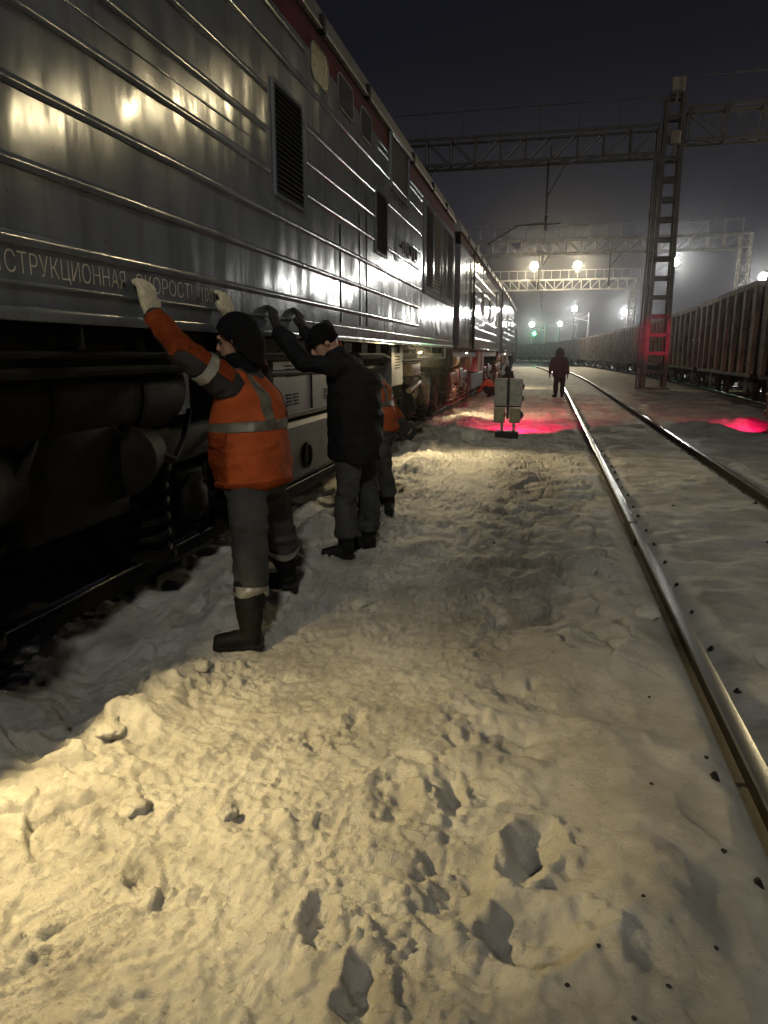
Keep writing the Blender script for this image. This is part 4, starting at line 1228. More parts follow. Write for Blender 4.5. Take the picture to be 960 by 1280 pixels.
railing(g1, 5.0, 24, 34.1, 11.6, 1.1, M['lattice_dark'])
lattice_mast(g1, -13.0, 35.0, 12.2, 1.0, 0.8, M['lattice_dark'], 1.2, 0.11)
lattice_mast(g1, 24.4, 35.0, 12.2, 1.0, 0.8, M['lattice_dark'], 1.2, 0.11)
for zc, w in ((12.35, 0.42), (10.35, 0.34)):
    p = MB(); p.bbox((4.9 - w, 33.95, zc - 0.22), (4.9 + w * 0.2, 34.2, zc + 0.30), 0.03); p.bar((4.75, 34.1, zc - 0.2), (4.75, 34.5, zc - 0.5), 0.06); p.build('switch_cabinet', M['wagon_pale'], g1)


def hanger(parent, x, y, zt, zb):
    b = MB(); b.cyl((x, y, zt), (x, y, zb), 0.04, n=8); b.bar((x, y, zb + 0.7), (x + 0.9, y, zt), 0.05)
    b.cyl((x, y, zb - 0.05), (x, y, zb - 0.7), 0.05, n=8)
    for k in range(5): b.cyl((x, y, zb - 0.1 - 0.12 * k), (x, y, zb - 0.14 - 0.12 * k), 0.09, n=10)
    b.build('insulator_strut', M['black'], parent)


hanger(g1, -0.35, 34.6, 9.95, 7.7)
hanger(g1, -6.2, 34.6, 9.95, 8.0)
p = MB(); p.tube([(-2.9, 34.6, 6.5), (-1.6, 34.6, 7.25), (0.3, 34.6, 7.3)], 0.035); p.tube([(-1.7, 34.6, 7.25), (-0.3, 34.6, 7.35)], 0.025); p.build('cantilever_arm', M['black'], g1)

g2 = thing('overhead_gantry', 'pale middle gantry with its beam low behind the dark tower', 'gantry', (14, 62, 0), GG)
truss(g2, 14.0, -9.5, 62.0, 9.5, 10.55, 0.8, 20, M['lattice'], 0.085)
railing(g2, 14.0, -9.5, 61.6, 10.6, 1.0, M['lattice'], 1.2)
lattice_mast(g2, 14.4, 62.0, 10.6, 0.9, 0.7, M['lattice'], 0.9, 0.09)
lattice_mast(g2, -9.9, 62.0, 10.6, 0.9, 0.7, M['lattice'], 0.9, 0.09)
hanger(g2, -1.0, 61.6, 9.5, 7.4); hanger(g2, 4.5, 61.6, 9.5, 7.6)

g3 = thing('overhead_gantry', 'farthest white gantry carrying two warm floodlights', 'gantry', (10.1, 96, 0), GG)
truss(g3, 10.3, -10.5, 96.0, 9.55, 10.75, 0.8, 19, M['lattice'], 0.10)
railing(g3, 10.6, -10.5, 95.6, 10.8, 1.05, M['lattice'], 1.05)
lattice_mast(g3, 9.95, 96.0, 9.55, 0.75, 0.75, M['lattice'], 0.75, 0.09)
lattice_mast(g3, -11.0, 96.0, 10.6, 0.75, 0.75, M['lattice'], 0.75, 0.09)
hanger(g3, -1.0, 95.6, 9.55, 7.9)

# ================================================================== FLOODLIGHTS
floodlight(None, (-2.13, 95.2, 12.42), (-1.0, 0, 0), True, 'left one of the two warm lamps on the white gantry', P_FLOOD * 0.8, size=0.46, post=0.7)
floodlight(None, (3.14, 95.2, 12.36), (1.0, 0, 0), True, 'right one of the two warm lamps on the white gantry', P_FLOOD * 0.8, size=0.46, post=0.7)
floodlight(None, (16.6, 110, 14.1), (0, 0, 0), False, 'brightest white floodlight, right beside the dark tower', P_FLOOD * 1.3, mast=True, size=0.62)
floodlight(None, (19.2, 75, 8.55), (-2, 5, 2), False, 'white floodlight half hidden at the edge behind the nearest wagon', P_FLOOD * 0.5, mast=True, size=0.4)
floodlight(None, (4.8, 150, 10.36), (0, 0, 0), False, 'white lamp on a tall pole high above the walking person', P_FLOOD * 0.8, mast=True, size=0.5)
floodlight(None, (13.2, 140, 9.1), (2, 0, 0), False, 'white lamp left of the leg of the white gantry', P_FLOOD * 1.0, mast=True, size=0.55)
floodlight(None, (-4.5, 205, 9.6), (0, 0, 0), False, 'white lamp straight above the green signal', P_FLOOD * 0.6, mast=True, size=0.6)
floodlight(None, (2.8, 195, 9.3), (0, 0, 0), False, 'small white lamp on a low pole between signal and tall pole', P_FLOOD * 0.6, mast=True, size=0.5)
floodlight(None, (3.6, -14, 15.0), (0.5, 14, 0), False, 'white floodlight on a tall mast right behind the viewer', P_FLOOD * 0.38, mast=True, size=0.6, color=(1.0, 0.91, 0.75), soft=0.8)
# lamps of the first gantry outside the frame: they light the yard and the locomotive's side
floodlight(None, (13.5, 33.6, 13.0), (-2, 6, 0), True, 'warm floodlight on the right arm of the nearest gantry', P_FLOOD * 0.055, size=0.36, post=0.5)
floodlight(None, (20.5, 33.6, 13.0), (-2, 0, 0), True, 'warm floodlight far out on the right arm of the nearest gantry', P_FLOOD * 0.055, size=0.36, post=0.5)

t = thing('railway_signal', 'distant signal mast showing a green light', 'signal', (-3.3, 180, 0))
p = MB(); p.cyl((-3.3, 180, -0.1), (-3.3, 180, 6.4), 0.09, n=10); p.build('mast', M['lattice_dark'], t)
p = MB(); p.bbox((-3.6, 179.7, 5.7), (-3.0, 180.0, 7.3), 0.05); p.build('signal_head', M['sig_black'], t)
p = MB(); p.ball((-3.3, 179.6, 6.45), 0.30); p.build('green_lens', M['lamp_green'], t, smooth=True)
point_light('green_light', (-3.3, 179.1, 6.45), 900, (0.05, 1.0, 0.25), 0.3, t)

# catenary poles far ahead
for i, (x, y, h, lab) in enumerate(((7.6, 150, 9.6, 'tallest thin catenary pole above the wagons left of the gantry leg'), (-0.9, 185, 9.0, 'thin catenary pole right of the green signal'),
                          (2.3, 120 + 60, 9.6, 'dim catenary pole under the small white lamp'), (6.0, 165, 9.4, 'dim catenary pole between the two brighter lamps'))):
    t = thing('catenary_pole', lab, 'pole', (x, y, 0), 'catenary poles far ahead')
    p = MB(); p.cyl((x, y, -0.1), (x, y, h), 0.17, 0.12, 12); p.build('pole', M['lattice'], t, smooth='auto')
    p = MB(); p.tube([(x, y, h - 1.6), (x - 2.6, y, h - 1.0)], 0.05); p.tube([(x, y, h - 0.4), (x - 1.6, y, h - 1.2)], 0.03); p.build('cantilever_arm', M['lattice'], t)

# wires
def wire(name, pts, label, r=0.012, sag=0.0):
    mb = MB(); q = []
    for a, b in zip(pts[:-1], pts[1:]):
        for k in range(12):
            u = k / 12; s = -4 * sag * u * (1 - u)
            q.append((a[0] + (b[0] - a[0]) * u, a[1] + (b[1] - a[1]) * u, a[2] + (b[2] - a[2]) * u + s))
    q.append(pts[-1]); mb.tube(q, r, 6)
    return tag(mb.build(name, M['wire'], smooth=True), label, 'wire', 'overhead wires')
wire('catenary_wire', [(-0.35, 34.6, 7.0), (-1.0, 61.6, 6.7), (-1.0, 95.6, 7.2), (-4, 150, 7.0)], 'upper overhead wire sagging between the gantries above the footpath', sag=0.6)
wire('contact_wire', [(-0.35, 34.6, 6.1), (-1.0, 61.6, 6.1), (-1.0, 95.6, 6.1), (-4, 150, 6.1)], 'level lower overhead wire above the footpath')
wire('catenary_wire', [(7.4, 34.6, 8.4), (8.0, 61.6, 8.0), (6.8, 96, 8.2), (1.5, 150, 8.0)], 'overhead wire running above the rusty wagons', sag=0.5)
wire('catenary_wire', [(-6.2, 34.6, 7.3), (-6.2, 61.6, 7.2)], 'overhead wire above the locomotive roof', sag=0.5)


# ================================================================== DWARF SIGNALS
def dwarf_signal(x, y, label, power, lz, cone, tilt, lx, turn=1.4, beam=0):
    t = thing('dwarf_signal', label, 'signal', (0, 0, 0), 'low shunting signals between the tracks')
    p = MB(); p.bbox((-0.22, -0.14, -0.12), (0.22, 0.16, 0.125), 0.02); p.build('base', M['sig_black'], t)
    p = MB(); p.cyl((-0.10, 0.02, 0.1), (-0.10, 0.02, 0.42), 0.028, n=10).cyl((0.13, 0.02, 0.1), (0.13, 0.02, 0.42), 0.028, n=10)
    p.build('support_post', M['sig'], t, smooth='auto')
    p = MB(); p.bbox((-0.024, 0.03, 0.35), (0.024, 0.15, 1.10), 0.006); p.bbox((-0.26, 0.0, 0.578), (0.26, 0.05, 0.612), 0.01); p.build('cross_bar', M['sig_black'], t)
    for sx in (-1, 1):
        p = MB(); xa, xb = (sx * 0.025, sx * 0.265) if sx > 0 else (-0.265, -0.025)
        p.bbox((xa, 0.0, 0.62), (xb, 0.20, 1.13), 0.012); p.bbox((xa + 0.012, -0.012, 0.64), (xb - 0.012, 0.0, 1.11), 0.006)
        h = p.build('signal_head', M['sig'], t)
        p = MB(); xa, xb = (0.035, 0.245) if sx > 0 else (-0.265, -0.055)
        p.bbox((xa, 0.0, 0.28), (xb, 0.20, 0.57), 0.012); p.bbox((xa + 0.012, -0.012, 0.295), (xb - 0.012, 0.0, 0.555), 0.006)
        h2 = p.build('lower_head', M['sig_tan'], t)
        for hh, z in ((h, 0.76), (h, 0.99), (h2, 0.43)):
            p = MB(); xm = 0.20 if sx > 0 else -0.145
            p.lathe((xm, 0.19, z), (0, 1, -0.12), [(0, 0.085), (0.22, 0.10), (0.22, 0.092), (0.02, 0.078)], 18)
            p.build('lens_hood', M['sig_black'], hh, smooth='auto')
    q = MB(); q.ball((lx, 0.215, lz), (0.07, 0.03, 0.07)); q.build('red_lens', M['lamp_red'], t, smooth=True)
    point_light('red_light', (lx, 0.44, lz), power, (1.0, 0.010, 0.10), 0.05, t, spot=cone, aim=(lx * turn, 3.44, lz + tilt), blend=1.0)
    if beam: point_light('red_beam', (lx, 0.44, lz), beam, (1.0, 0.010, 0.10), 0.05, t, spot=38, aim=(lx + 0.15, 8.44, lz - 0.75), blend=1.0)
    t.location = (x, y, hz(x, y))
    return t


dwarf_signal(-0.70, 14.05, 'low signal with four pale lamp boxes seen from behind, snow glowing red beyond', P_RED * 1.4, 0.76, 90, -1.45, 0.145, beam=P_RED * 4)
d2 = dwarf_signal(4.60, 15.5, 'low signal at the edge of the view right of the empty track', P_RED * 0.42, 0.43, 80, -0.9, -0.145, 7)
point_light('red_beam', (4.5, 16.0, 0.9), P_RED * 34, (1.0, 0.010, 0.09), 0.05, d2, spot=7.5, aim=(4.75, 35, 2.3), blend=0.8)
bpy.context.view_layer.update()


# ================================================================== SNOW LUMPS
def lump(x, y, r, label, m=None, seed=0, squash=0.7, name='snow_lump', cat='snow lump', group='snow lumps on the path'):
    bm = bmesh.new(); bmesh.ops.create_icosphere(bm, subdivisions=4, radius=r)
    co = np.array([w.co[:] for w in bm.verts]); d = n3(co / r * 1.3 + seed * 7.3, seed) * 0.34 + n3(co / r * 3.4 + seed, seed) * 0.12
    d = np.round(d * 5) / 5 * 0.5 + d * 0.5
    for w, k in zip(bm.verts, d): w.co = V((w.co.x, w.co.y, w.co.z * squash)) * (1 + k)
    me = bpy.data.meshes.new(name); bm.to_mesh(me); bm.free()
    o = link(name, me, m or M['snow'], None, True); o.location = (x, y, hz(x, y) + r * squash * 0.35)
    return tag(o, label, cat, group)


lump(-1.26, 12.55, 0.22, 'large angular snow block lit yellow left of the low signal', seed=2)
lump(-1.62, 12.9, 0.13, 'low snow lump behind the big yellow lit block', seed=4)
lump(-1.62, 3.05, 0.045, 'small pale snow ball at the dark edge left of the nearest boot', seed=5)
lump(-1.02, 2.02, 0.035, 'small snow lump on the yellow lit snow at lower left', seed=6)
lump(-1.35, 1.98, 0.05, 'flat snow lump near the left shadow edge', seed=7)
lump(-1.80, 3.72, 0.13, 'pale rounded snow block between the nearest boot and the rail', seed=9, squash=0.5)
lump(-1.95, 4.5, 0.15, 'broad snow block by the rail behind the first man', seed=10, squash=0.45)
lump(-1.1, 4.1, 0.07, 'snow lump right of the first man\'s rear boot', seed=12)
lump(0.66, 4.35, 0.08, 'frozen snow clod with a black gap close to the near rail', seed=13, squash=0.6)
lump(-1.75, 2.42, 0.09, 'cracked snow slab in the dark hollow at far left', seed=15, squash=0.5)
GS = 'dark ballast stones showing through the snow'
_r2 = random.Random(21)
for k, (x, y, r) in enumerate(((1.06, 2.62, 0.018), (0.62, 2.15, 0.015), (0.69, 2.75, 0.014), (-0.36, 5.9, 0.022), (1.45, 4.6, 0.016), (0.27, 1.45, 0.010), (0.36, 1.55, 0.009), (0.2, 1.62, 0.010), (0.42, 1.42, 0.010),
                               (0.33, 1.8, 0.009), (0.5, 1.7, 0.010), (0.12, 1.5, 0.009), (0.45, 2.5, 0.01), (0.55, 3.3, 0.011), (1.9, 6.4, 0.02), (1.35, 7.7, 0.02))):
    lump(x, y, r * 0.65, 'small dark stone lying on the snow', M['clip'], 30 + k, 0.6, 'ballast_stone', 'stone', GS)


# ================================================================== PEOPLE
def frame_axes(f, u):
    f = V(f).normalized(); u = V(u); u = (u - f * u.dot(f)).normalized(); s = u.cross(f)  # s: the person's left
    return f, u, s


def head_shapes(mb, c, f, u, neck_to):
    f, u, s = frame_axes(f, u); c = V(c)
    mb.ball(c + u * 0.02 - f * 0.01, (0.098, 0.077, 0.112), 20, 14, (f, s, u))
    mb.chain([c + f * 0.035 - u * 0.02, c + f * 0.055 - u * 0.075, c + f * 0.060 - u * 0.100], [(0.062, 0.055), (0.050, 0.042), (0.030, 0.026)], ref=s, n=14)
    mb.chain([c + f * 0.088 + u * 0.018, c + f * 0.108 - u * 0.012, c + f * 0.112 - u * 0.026], [0.010, 0.015, 0.016], ref=s, n=10)
    mb.chain([c + f * 0.084 + u * 0.034 - s * 0.042, c + f * 0.096 + u * 0.030, c + f * 0.084 + u * 0.034 + s * 0.042], [0.012, 0.012, 0.012], ref=u, n=10)
    mb.chain([c + f * 0.092 - u * 0.058 - s * 0.018, c + f * 0.098 - u * 0.056, c + f * 0.092 - u * 0.058 + s * 0.018], [0.009, 0.011, 0.009], ref=u, n=10)
    for k in (-1, 1): mb.chain([c + s * 0.078 * k - f * 0.005 + u * 0.018, c + s * 0.084 * k - f * 0.012 - u * 0.025], [(0.022, 0.010), (0.015, 0.009)], ref=f, n=10)
    mb.chain([c - f * 0.012 - u * 0.03, neck_to], [0.060, 0.064], ref=s, n=16)


def eyes(parent, c, f, u):
    f, u, s = frame_axes(f, u); c = V(c)
    for k in (-1, 1):
        mb = MB(); mb.ball(c + f * 0.083 + u * 0.008 + s * 0.031 * k, 0.011, 10, 8); mb.build('eye', M['eye'], parent, smooth=True)


def hand_shapes(mb, wrist, d, nrm, left, size=1.0, curl=0.35, fat=1.0):
    """palm, four fingers and a thumb; d: wrist to fingertips, nrm: out of the palm (towards what it presses)"""
    d, q, a = frame_axes(d, nrm)  # q = palm normal, a = across
    w = V(wrist); k = size; th = a if left else -a
    mb.chain([w - d * 0.01 * k, w + d * 0.045 * k, w + d * 0.090 * k], [(0.030 * k * fat, 0.020 * k * fat), (0.043 * k * fat, 0.018 * k * fat), (0.042 * k * fat, 0.015 * k * fat)], ref=a, n=16)
    for i, (off, ln) in enumerate(((0.031, 0.072), (0.0105, 0.082), (-0.0105, 0.076), (-0.031, 0.060))):
        b = w + d * 0.085 * k + th * off * k * fat
        sp = (th * off * 0.9)
        j1 = b + (d + sp * 2) * ln * 0.42 * k - q * 0.004; 
        d2 = (d * math.cos(curl) + q * math.sin(curl)); j2 = j1 + d2 * ln * 0.32 * k
        d3 = (d * math.cos(curl * 2) + q * math.sin(curl * 2)); j3 = j2 + d3 * ln * 0.26 * k
        r = 0.0098 * k * fat
        mb.chain([b - d * 0.02, j1, j2, j3], [r * 1.1, r * 1.02, r * 0.95, r * 0.8], ref=a, n=10)
    b = w + d * 0.028 * k + th * 0.030 * k * fat
    j1 = b + (th * 0.75 + d * 0.65) * 0.036 * k + q * 0.006; j2 = j1 + (th * 0.40 + d * 0.9 + q * 0.15) * 0.030 * k
    mb.chain([b - th * 0.012, j1, j2], [0.014 * k * fat, 0.0118 * k * fat, 0.0092 * k * fat], ref=q, n=10)


def boot(parent, ankle, toe_dir, shin_to, m=None, h=0.26, r=0.066, name='boot'):
    a = V(ankle); d = V((toe_dir[0], toe_dir[1], 0)).normalized(); s = V((0, 0, 1)).cross(d)
    mb = MB(); g = 0.10
    up = (V(shin_to) - a).normalized()
    mb.chain([a - d * 0.02 - V((0, 0, g - 0.055)), a + d * 0.09 - V((0, 0, g - 0.055)), a + d * 0.175 - V((0, 0, g - 0.048))], [(0.045, 0.052), (0.050, 0.050), (0.044, 0.038)], ref=s, n=16)
    mb.chain([a - V((0, 0, g - 0.07)), a + V((0, 0, 0.02)), a + up * h * 0.6, a + up * h], [(0.056, 0.062), (0.056, 0.060), (r, r), (r * 1.06, r * 1.06)], ref=s, n=18)
    mb.chain([a - d * 0.055 - V((0, 0, g - 0.016)), a + d * 0.06 - V((0, 0, g - 0.016)), a + d * 0.19 - V((0, 0, g - 0.018))], [(0.044, 0.018), (0.05, 0.018), (0.044, 0.018)], ref=s, n=14)
    me = fuse(mb, 0.009, 2, 0.003, (16, 16, 30), 5)
    return place(me, name, m or M['boot'], parent), me


def build_person(spec):
    """one continuous body plus clothes; spec holds joints in world coordinates"""
    J = {k: V(v) for k, v in spec['J'].items()}
    f, u, s = frame_axes(spec['face'], spec.get('head_up', (0, 0, 1)))
    bf = V(spec['front']).normalized(); bs = V((0, 0, 1)).cross(bf)   # bs: person's left
    root_p = V((J['pelvis'].x, J['pelvis'].y, hz(J['pelvis'].x, J['pelvis'].y)))
    mb = MB()
    head_shapes(mb, J['head'], f, u, J['neck'])
    k = spec.get('k', 1.0)
    mb.chain([J['pelvis'] - V((0, 0, 0.06)), J['pelvis'] + V((0, 0, 0.04)), (J['pelvis'] + J['chest']) / 2, J['chest'], J['neck'] - V((0, 0, 0.05))],
             [(0.155, 0.115), (0.165, 0.12), (0.145, 0.105), (0.165, 0.11), (0.085, 0.07)], ref=bs, n=24)
    for sd in 'LR':
        mb.chain([J['chest'] * 0.35 + J['sh' + sd] * 0.65, J['sh' + sd], (J['sh' + sd] + J['el' + sd]) / 2, J['el' + sd], (J['el' + sd] + J['wr' + sd]) / 2, J['wr' + sd]], [0.065, 0.055, 0.047, 0.040, 0.037, 0.027], ref=bf, n=14)
        hand_shapes(mb, J['wr' + sd], spec['hd' + sd], spec['hn' + sd], sd == 'L', 0.95, spec.get('curl' + sd, 0.35))
        mb.chain([J['hip' + sd] + V((0, 0, 0.03)), (J['hip' + sd] + J['kn' + sd]) / 2, J['kn' + sd], (J['kn' + sd] * 0.6 + J['an' + sd] * 0.4), J['an' + sd]], [0.085, 0.075, 0.056, 0.055, 0.038], ref=bf, n=14)
        td = V((spec['toe' + sd][0], spec['toe' + sd][1], 0)).normalized()
        mb.chain([J['an' + sd] - td * 0.03 - V((0, 0, 0.04)), J['an' + sd] + td * 0.14 - V((0, 0, 0.055))], [(0.035, 0.03), (0.035, 0.022)], ref=td.cross(V((0, 0, 1))), n=12)
    me = fuse(mb, 0.0085, 2)
    me.transform(Matrix.Translation(-root_p)); me.name = 'person'
    P = link('person', me, M['skin'], None, True); P.location = root_p
    tag(P, spec['label'], 'person', spec.get('group', 'railway workers in the yard'))
    bpy.context.view_layer.update()
    eyes(P, J['head'], f, u)
    C = spec['C']
    # trousers
    tb = MB()
    tb.chain([J['pelvis'] + V((0, 0, 0.08)), J['pelvis'], J['pelvis'] - V((0, 0, 0.07))], [(0.175, 0.13), (0.185, 0.145), (0.17, 0.14)], ref=bs, n=24)
    for sd in 'LR':
        an = J['an' + sd]; kn = J['kn' + sd]; hp = J['hip' + sd]
        low = kn + (an - kn) * spec.get('trouser_end', 0.66)
        w = spec.get('leg', 1.0)
        tb.chain([hp + V((0, 0, 0.02)), (hp * 0.55 + kn * 0.45), kn, (kn + low) / 2, low], [0.112 * w, 0.100 * w, 0.084 * w, 0.086 * w, 0.090 * w], ref=bf, n=18, round_=0.15)
    tm = fuse(tb, 0.0115, 2, spec.get('wr', 0.012), (6, 6, 10), 3, 0.008)
    tcopy = tm.copy()
    place(tm, 'trousers', C['trouser'], P)
    for sd in 'LR':
        an = J['an' + sd]; kn = J['kn' + sd]
        if spec.get('leg_bands'):
            low = kn + (an - kn) * (spec.get('trouser_end', 0.66) - 0.12); ax = (an - kn).normalized(); mid = (J['anL'] + J['anR']) / 2
            side = (an - mid); side.z = 0; side.normalize()
            bm_ = cut(tcopy, [(low, ax), (low + ax * 0.055, -ax), (mid, side)], 0.005)
            place(bm_, 'reflective_band', M['reflect'], P)
        b, bme = boot(P, an, spec['toe' + sd], kn, h=spec.get('boot_h', 0.27), r=spec.get('boot_r', 0.072))
    # jacket sleeves and coat
    cb = MB()
    hem = J['pelvis'] - V((0, 0, spec.get('hem', 0.10)))
    if 'hem_shift' in spec: hem = hem + V(spec['hem_shift'])
    t1, t2 = spec.get('torso', ((0.205, 0.165), (0.225, 0.165)))
    back = bf * spec.get('back', 0.0)
    tors = [hem, (hem + J['chest']) / 2 - back * 0.5, J['chest'] - back, J['neck'] - V((0, 0, 0.055))]
    tr = [t1, ((t1[0] + t2[0]) / 2, (t1[1] + t2[1]) / 2), t2, (0.13, 0.10)]
    arm_r = spec.get('arm', 1.0)
    def sleeve(b, sd, grow=1.0, start=0.0):
        a = J['sh' + sd]; e_ = J['el' + sd]; w = J['wr' + sd]
        b.chain([J['chest'] * 0.3 + a * 0.7, a, (a + e_) / 2, e_, (e_ + w) / 2, w - (w - e_).normalized() * 0.015],
                [0.085 * grow * arm_r, 0.086 * grow * arm_r, 0.074 * grow * arm_r, 0.066 * grow * arm_r, 0.057 * grow * arm_r, 0.047 * grow * arm_r], ref=bf, n=18, round_=0.2)
    if spec.get('vest'):
        sb = MB()
        for sd in 'LR': sleeve(sb, sd)
        sb.chain([J['pelvis'] + V((0, 0, 0.12)), J['chest'], J['neck'] - V((0, 0, 0.03))], [(0.175, 0.125), (0.19, 0.13), (0.09, 0.085)], ref=bs, n=22)
        sm = fuse(sb, 0.0115, 2, 0.0075, (13, 13, 13), 9)
        scp = sm.copy()
        place(sm, 'jacket', C['sleeve'], P)
        for sd in 'LR':
            a = J['sh' + sd]; e_ = J['el' + sd]; w = J['wr' + sd]; ax = (e_ - a).normalized(); ax2 = (w - e_).normalized()
            upn = V((0, 0, 1)); upn = (upn - ax * upn.dot(ax)).normalized()
            try:
                o1 = cut(scp, [(a + ax * 0.02, ax), (a - upn * 0.005, upn), (e_ + ax * 0.02, -ax)], 0.004); place(o1, 'sleeve_panel', C['vest'], P)
                up2 = V((0, 0, 1)); up2 = (up2 - ax2 * up2.dot(ax2)).normalized()
                o2 = cut(scp, [(e_ - ax2 * 0.05, ax2), (e_ - up2 * 0.010, up2), (w - ax2 * 0.05, -ax2)], 0.0045); place(o2, 'sleeve_panel', C['vest'], P)
                o3 = cut(scp, [(a + ax * 0.125, ax), (a + ax * 0.18, -ax), (J['chest'] + (a - J['chest']) * 0.7, (a - J['chest']).normalized())], 0.009); place(o3, 'reflective_band', M['reflect'], P)
            except Exception as ex: print('sleeve', ex)
        vb = MB(); vb.chain(tors, tr, ref=bs, n=26, round_=0.12)
        for sd in 'LR': vb.chain([J['chest'] * 0.45 + J['sh' + sd] * 0.55 + V((0, 0, 0.0)), J['chest'] * 0.18 + J['sh' + sd] * 0.82 + V((0, 0, 0.012))], [0.095, 0.088], ref=bf, n=16, round_=0.3)
        vm = fuse(vb, 0.0115, 3, 0.015, (4.5, 4.5, 6), 12, 0.012)
        vcp = vm.copy()
        place(vm, 'vest', C['vest'], P)
        wz = spec['belt']; ax = (J['chest'] - hem).normalized()
        place(cut(vcp, [(wz, ax), (V(wz) + ax * 0.055, -ax)], 0.004), 'reflective_band', C['tape'], P)
        for sd, sg in (('L', 1), ('R', -1)):
            c = J['chest'] + bs * 0.105 * sg
            for nm, dirn in (('back', -bf), ('front', bf)):
                place(cut(vcp, [(c - bs * 0.028, bs), (c + bs * 0.028, -bs), (J['chest'] - back, dirn), (V(wz) + ax * 0.057, ax)], 0.004), 'reflective_strip', C['tape'], P)
        if spec.get('pocket'):
            q = spec['pocket']
            for pz, ph in q['boxes']:
                c = V(q['at']) + V((0, 0, pz))
                pl = [(c - V(q['along']) * q['w'] / 2, q['along']), (c + V(q['along']) * q['w'] / 2, -V(q['along'])), (c, (0, 0, 1)), (c + V((0, 0, ph)), (0, 0, -1)), (J['chest'] * 0.5 + hem * 0.5, q['out'])]
                place(cut(vcp, pl, 0.008), 'pocket', C['vest'], P)
        if spec.get('vest_hem'):
            place(cut(vcp, [(hem - ax * 0.1, ax), (hem + ax * 0.02, -ax)], 0.005), 'hem', C['vest'], P)
    else:
        for sd in 'LR': sleeve(cb, sd, 1.08)
        cb.chain(tors, tr, ref=bs, n=26, round_=0.15)
        if spec.get('hood'):
            cb.chain([J['neck'] - bf * 0.02, J['head'] - f * 0.035 + u * 0.0, J['head'] - f * 0.03 + u * 0.10], [(0.15, 0.13), (0.135, 0.145), (0.05, 0.06)], ref=s, n=20)
        jm = fuse(cb, 0.0115, 3, spec.get('cwr', 0.014), spec.get('cws', (4.5, 4.5, 8)), 15, 0.010)
        place(jm, 'coat', C['coat'], P)
        if spec.get('back_patch'):
            pass
    # collar
    if not spec.get('hood'):
        kb = MB(); kb.chain([J['neck'] - V((0, 0, 0.06)), J['neck'] + (J['head'] - J['neck']) * 0.42], [(0.105, 0.095), (0.092, 0.092)], ref=bs, n=18, round_=0.2)
        place(fuse(kb, 0.010, 2, 0.004, (12, 12, 20), 19), 'collar', C['collar'], P)
        hb = MB()
        hb.ball(J['head'] + u * 0.048 - f * 0.012, (0.112, 0.096, 0.105), 22, 14, (f, s, u))
        if spec.get('hat') == 'hood':
            hb.chain([J['head'] - f * 0.035 + u * 0.06, J['head'] - f * 0.055 - u * 0.04, J['neck'] - f * 0.02], [(0.098, 0.098), (0.104, 0.096), (0.108, 0.092)], ref=s, n=18)
        hm = fuse(hb, 0.008, 2, 0.003, (20, 20, 45), 22)
        # the hat ends above the brows
        bm_ = bmesh.new(); bm_.from_mesh(hm)
        bmesh.ops.bisect_plane(bm_, geom=bm_.verts[:] + bm_.edges[:] + bm_.faces[:], plane_co=J['head'] + u * 0.035 + f * 0.05, plane_no=(f * 0.80 - u * 0.6).normalized(), clear_outer=True)
        es = [e_ for e_ in bm_.edges if e_.is_boundary]
        if es: bmesh.ops.holes_fill(bm_, edges=es)
        bm_.to_mesh(hm); bm_.free()
        place(hm, 'hat', C['hat'], P)
        rb = MB()
        if spec.get('hat') != 'hood':
            pts = []
            for j in range(25):
                g = 2 * math.pi * j / 24
                pts.append(J['head'] + u * (0.028 + 0.012 * math.cos(g)) + f * (0.100 * math.cos(g) - 0.008) + s * 0.084 * math.sin(g))
            rb.tube(pts, 0.021, 10); place(fuse(rb, 0.008, 1), 'hat_brim', C['hat'], P)
    for sd in 'LR':
        gb = MB(); hand_shapes(gb, J['wr' + sd], spec['hd' + sd], spec['hn' + sd], sd == 'L', spec.get('glove_k', 1.12), spec.get('curl' + sd, 0.35), spec.get('glove_fat', 1.25))
        wv = (J['wr' + sd] - J['el' + sd]).normalized()
        gb.chain([J['wr' + sd] - wv * 0.055, J['wr' + sd] + wv * 0.01], [0.043, 0.038], ref=bf, n=16, round_=0.2)
        place(fuse(gb, 0.006, 2, 0.0022, (30, 30, 30), 25), 'glove', C['glove'], P)
    return P


FZ = hz
def an(x, y, extra=0.10): return (x, y, FZ(x, y) + extra)

